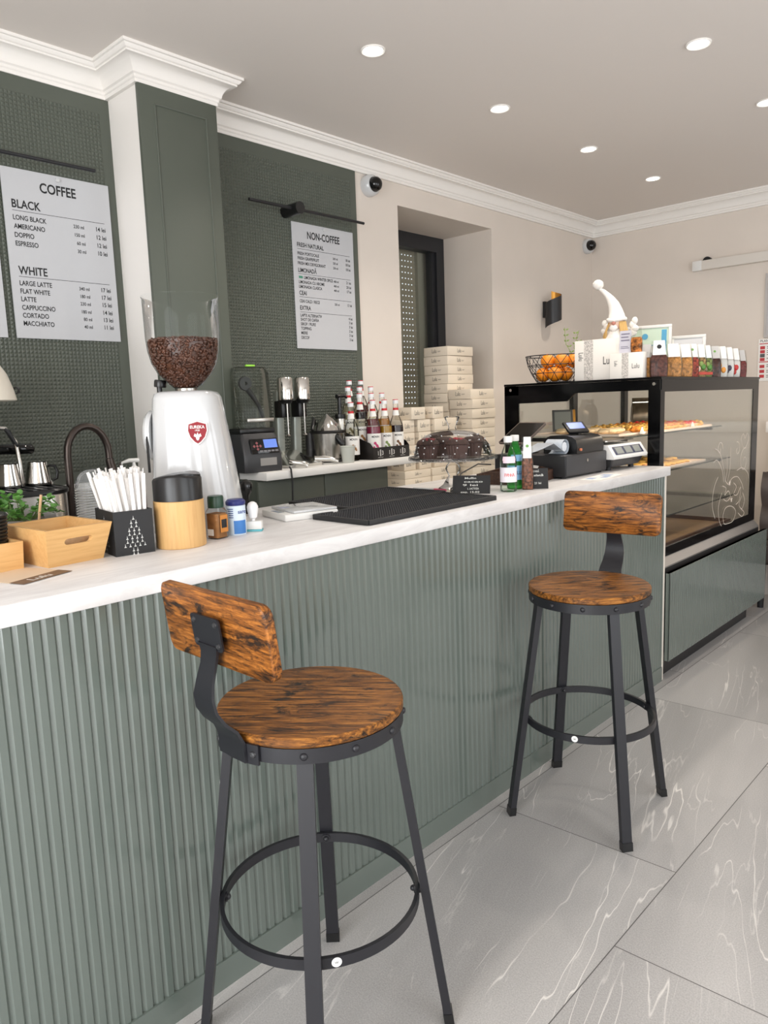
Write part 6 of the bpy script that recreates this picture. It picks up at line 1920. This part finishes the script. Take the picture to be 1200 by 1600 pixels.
MB().sph((-0.118, 0, 0.546), 0.031, 0.031, 0.029, 18, 12).build('pompom', FUR, ht)
HAIR = M_('blonde_yarn', (204, 166, 104), 0.8)
for s in (-1, 1):
    h_ = MB()
    for k in range(6): h_.tube([(s * (0.028 + 0.004 * k), -0.03 + 0.006 * k, 0.325), (s * (0.043 + 0.004 * k), -0.045 + 0.007 * k, 0.28), (s * (0.048 + 0.006 * k), -0.045 + 0.007 * k, 0.21 + 0.008 * k)], 0.0055, 7)
    h_.build('hair', HAIR, gn)
    wg = MB()
    for k in range(4): wg.sph((s * (0.078 + 0.013 * (k % 2)), 0.03, 0.262 + 0.022 * k), 0.026 - 0.003 * k, 0.014, 0.021, 12, 8)
    wg.build('wing', FUR, gn)

def frame_card(label, loc, rz, w_, h_, tilt, pic):
    t = thing('certificate_frame', label, 'picture frame', loc, rz)
    Mx = RX(-tilt)
    m = MB()
    for a, b, c, d_ in ((-w_ / 2, w_ / 2, 0, 0.018), (-w_ / 2, w_ / 2, h_ - 0.018, h_), (-w_ / 2, -w_ / 2 + 0.018, 0.018, h_ - 0.018), (w_ / 2 - 0.018, w_ / 2, 0.018, h_ - 0.018)): m.box(a, b, -0.008, 0.008, c, d_, bev=0.002, M=Mx)
    m.build('frame', WHITEP, t)
    MB().box(-w_ / 2 + 0.017, w_ / 2 - 0.017, -0.003, 0.0, 0.017, h_ - 0.017, M=Mx).build('sheet', M_('certificate_mint' if pic else 'certificate_white', (206, 226, 206) if pic else (222, 222, 224), 0.4), t)
    MB().box(-0.02, 0.02, 0.001, 0.004, 0, h_ * 0.7, M=T(0, h_ * 0.45, 0) @ RX(tilt * 1.2)).build('stand', BLACKP, t)
    if pic:
        b = MB()
        b.box(w_ * .30, w_ * .40, -0.0045, -0.0035, 0.03, h_ - 0.03, M=Mx)
        b.cyl(0.018, 0.0035, 0.0045, 20, Mx @ T(-0.01, 0, h_ * .80) @ RX(PI / 2))
        for k, zz in enumerate((0.62, 0.56)): b.box(-w_ * .32, w_ * .24, -0.0045, -0.0035, h_ * zz, h_ * zz + 0.008, M=Mx)
        b.build('blue_print', M_('certificate_blue', (90, 168, 206), 0.5), t)
        g = MB()
        for k in range(9): g.box(-w_ * .34, w_ * (0.10 + 0.12 * math.sin(k * 2.2)), -0.0045, -0.0035, h_ * (0.50 - 0.045 * k), h_ * (0.50 - 0.045 * k) + 0.004, M=Mx)
        g.build('text_lines', M_('certificate_text', (120, 130, 126), 0.6), t)
frame_card('white framed certificate with blue and green print behind the cartons', (-0.515, 4.52, TZ), math.radians(14), 0.29, 0.335, 0.10, True)
frame_card('white framed sheet behind the row of snack bags', (-0.315, 4.66, TZ), math.radians(10), 0.20, 0.265, 0.10, False)
WAL = M_('round_gold_sticker', (196, 166, 90), 0.4)
random.seed(31)
GB = 'clear bags of golden biscuits on the case'
bag('clear bag of golden biscuits nearest the small carton', (-0.17, 3.745, TZ), math.radians(32), 0.085, 0.05, 0.165, 0, COOK, None, HGR)
bag('clear bag of dark chocolate biscuits with a white header and black sticker', (-0.098, 3.735, TZ), math.radians(28), 0.088, 0.05, 0.178, 0, CHCK, None, HDR, dot(STKB, 0.011))
bag('clear bag of golden biscuits half hidden behind the dark chocolate biscuits', (-0.165, 3.868, TZ), math.radians(34), 0.085, 0.05, 0.165, 0, COOK, None, HGR)
bag('tall clear bag of tan biscuits right of the chocolate biscuits', (-0.112, 3.94, TZ), math.radians(36), 0.088, 0.055, 0.170, 0, COOK, None, HDR)
bag('tall clear bag of tan biscuits second right of the chocolate biscuits', (-0.112, 4.085, TZ), math.radians(36), 0.092, 0.055, 0.172, 0, COOK, None, HDR)
REDB2 = M_('red_band', (190, 66, 48), 0.5)
def herb(t, w_, d_, h_, c):
    for k, (u, v, r, mt) in enumerate(((-0.25, .60, .013, 'golden_cookie'), (0.1, .66, .012, 'sprig_leaf'), (0.25, .5, .014, 'herb_leaf'), (-0.1, .42, .013, 'parchment_paper'))):
        MB().sph((u * w_, -d_ * .5 + 0.001, v * c), r, 0.006, r * 1.2, 10, 8).build('dried_herb', bpy.data.materials[mt], t)
    MB().box(-w_ * .45, w_ * .45, -d_ * .5 - 0.003, -d_ * .5 - 0.002, c * .12, c * .26).build('red_band', REDB2, t)
HF = food('herb_mix', (148, 120, 78), 0.5, 70)
bag('bag of dried red and green herb mix, left one with a red band', (-0.118, 4.21, TZ), math.radians(40), 0.078, 0.045, 0.178, 0, food('red_herb', (150, 64, 50), 0.5, 70), None, HDR, dot(GRN, 0.007))
bag('bag of herb mix with garlic and a red band, middle of its group', (-0.112, 4.30, TZ), math.radians(40), 0.08, 0.045, 0.178, 0, HF, None, HDR, herb)
bag('bag of green herb mix with a red band, right one of its group', (-0.112, 4.395, TZ), math.radians(40), 0.08, 0.045, 0.176, 0, food('green_herb', (112, 122, 70), 0.5, 70), None, HDR, herb)
bag('bag of dark brown dried fruit left of the orange slices', (-0.112, 4.53, TZ), math.radians(40), 0.08, 0.045, 0.176, 0, food('dark_dried_fruit', (70, 36, 26), 0.5, 50, 0.3), None, HGR, dot(GRN, 0.007))
SL = M_('dried_orange', (222, 150, 62), 0.5)
bag('white bag with dried orange slices among the snack bags', (-0.112, 4.64, TZ), math.radians(40), 0.08, 0.045, 0.178, 0, HDR, None, HDR, front_patch([(SL, -0.2, .62, .018), (SL, 0.15, .38, .014)]))
BLU = M_('dark_blue_berry', (52, 46, 66), 0.4)
bag('white bag with dark berries right of the orange slices', (-0.112, 4.75, TZ), math.radians(40), 0.08, 0.045, 0.176, 0, HDR, None, HDR, front_patch([(BLU, -0.15, .65, .013), (BLU, 0.1, .5, .014), (BLU, -0.05, .35, .012)]))
RB = M_('dried_chilli_red', (186, 44, 40), 0.4)
bag('white bag with bright red dried fruit, second from the right end', (-0.112, 4.86, TZ), math.radians(40), 0.08, 0.045, 0.172, 0, HDR, None, HDR, front_patch([(RB, -0.12, .6, .016), (RB, 0.14, .55, .014), (RB, 0.0, .3, .013)]))
DRD = food('dark_red_fruit', (112, 46, 44), 0.3, 60)
bag('bag of dark red dried fruit at the right end of the row', (-0.112, 4.975, TZ), math.radians(40), 0.08, 0.045, 0.165, 0, DRD, None, HGR)

# ------------------------------------------------------------------ far right: side ledge, tufted bench
sd = thing('side_ledge', 'white side counter standing against the far wall at the right edge', 'side counter', (0.32, 5.76, 0))
MB().box(-0.46, 0.9, -0.12, 0.13, 1.16, 1.235, bev=0.004).build('top', M_('ledge_white', (226, 222, 218), 0.45), sd)
MB().box(-0.44, 0.88, -0.10, 0.13, 0.0, 1.1595).build('body', M_('ledge_body', (214, 208, 204), 0.5), sd)
so2 = thing('tufted_bench', 'dark grey brown tufted upholstered bench at the right edge', 'bench', (0.42, 5.41, 0))
UPH = M_('taupe_upholstery', (66, 57, 53), 0.6, bump=0.05)
MB().box(-0.52, 0.6, -0.18, 0.05, 0.30, 0.44, bev=0.04, seg=4).build('seat', UPH, so2)
bkm = MB()
nx, nz_ = 28, 18
vs, fs = [], []
for j in range(nz_ + 1):
    for i in range(nx + 1):
        x, z = -0.52 + 1.12 * i / nx, 0.44 + 0.46 * j / nz_
        u, v = (x + 0.52) / 0.14, (z - 0.44) / 0.115
        y = 0.07 - 0.035 * abs(math.sin(PI * (u + v) / 2) * math.sin(PI * (u - v) / 2)) ** 0.6
        vs.append((x, y, z))
for j in range(nz_):
    for i in range(nx):
        a = j * (nx + 1) + i
        fs.append((a, a + 1, a + nx + 2, a + nx + 1))
bkm.add(vs, fs)
bkm.box(-0.52, 0.6, 0.075, 0.20, 0.28, 0.90, bev=0.02)
bkm.build('backrest', UPH, so2, sharp=80)
for x in (-0.45, 0.53):
    for y in (-0.12, 0.14): MB().cyl(0.02, 0.0, 0.30, 14, T(x, y, 0), r2=0.028).build('leg', BLACKM, so2)

# ------------------------------------------------------------------ pieces that belong to a part go one level deeper
SUB = {'rivet': 'seat_ring', 'ring_bolt': 'foot_ring', 'bracket_screw': 'bracket', 'plate_screw': 'mount_plate', 'label_name': 'label', 'label_fruit': 'label', 'neck_band': 'neck_label',
       'cap_top': 'cap', 'lettering': ('board', 'label', 'front_panel'), 'pin': 'board', 'green_mark': 'board', 'label_print': 'label', 'latch_bar': 'sound_enclosure', 'lid_button': 'sound_enclosure',
       'display': ('control_panel', 'display_panel'), 'keypad': 'control_panel', 'button_row': 'control_panel', 'jug_handle': 'jug', 'glass_dots': 'dome', 'knob': 'dome', 'beaded_rim': 'plate',
       'sticker': 'header_card', 'logo': 'body', 'lace_band': 'body', 'picture': 'frame', 'gold_edge': 'frame', 'camera': 'case', 'screen': 'case', 'led_strip': 'light_channel',
       'etched_drawing': 'front_glass', 'frame_bolt': 'end_frame', 'tree_print': 'box', 'chalk_writing': 'board', 'text_lines': 'sheet', 'blue_print': 'sheet', 'print': 'card',
       'red_print': 'sheet', 'black_print': 'sheet', 'panel': 'frame', 'tray_grid': 'tray_rim', 'screw_ring': 'side_cover', 'wand_grip': 'steam_wand', 'lock': 'front', 'base_ring': 'body',
       'red_band': 'contents', 'dried_herb': 'contents', 'dried_fruit': 'contents', 'motor_collar': 'motor_head', 'swing_flap': 'lid', 'stem_button': 'fruit', 'seal_strip': 'pouch', 'cover_screw': 'side_cover', 'door': None}
for r in [o for o in S.objects if o.parent is None and 'category' in o]:
    kids = list(r.children)
    base = lambda o: o.name.split('.')[0]
    for c in kids:
        want = SUB.get(base(c))
        if not want: continue
        for wname in ((want,) if isinstance(want, str) else want):
            host = [k for k in kids if base(k) == wname and k is not c]
            if host:
                h = min(host, key=lambda k: ((sum((Vector(b) for b in k.bound_box), Vector()) - sum((Vector(b) for b in c.bound_box), Vector())).length))
                if h.parent is r and not c.children: c.parent = h
                break
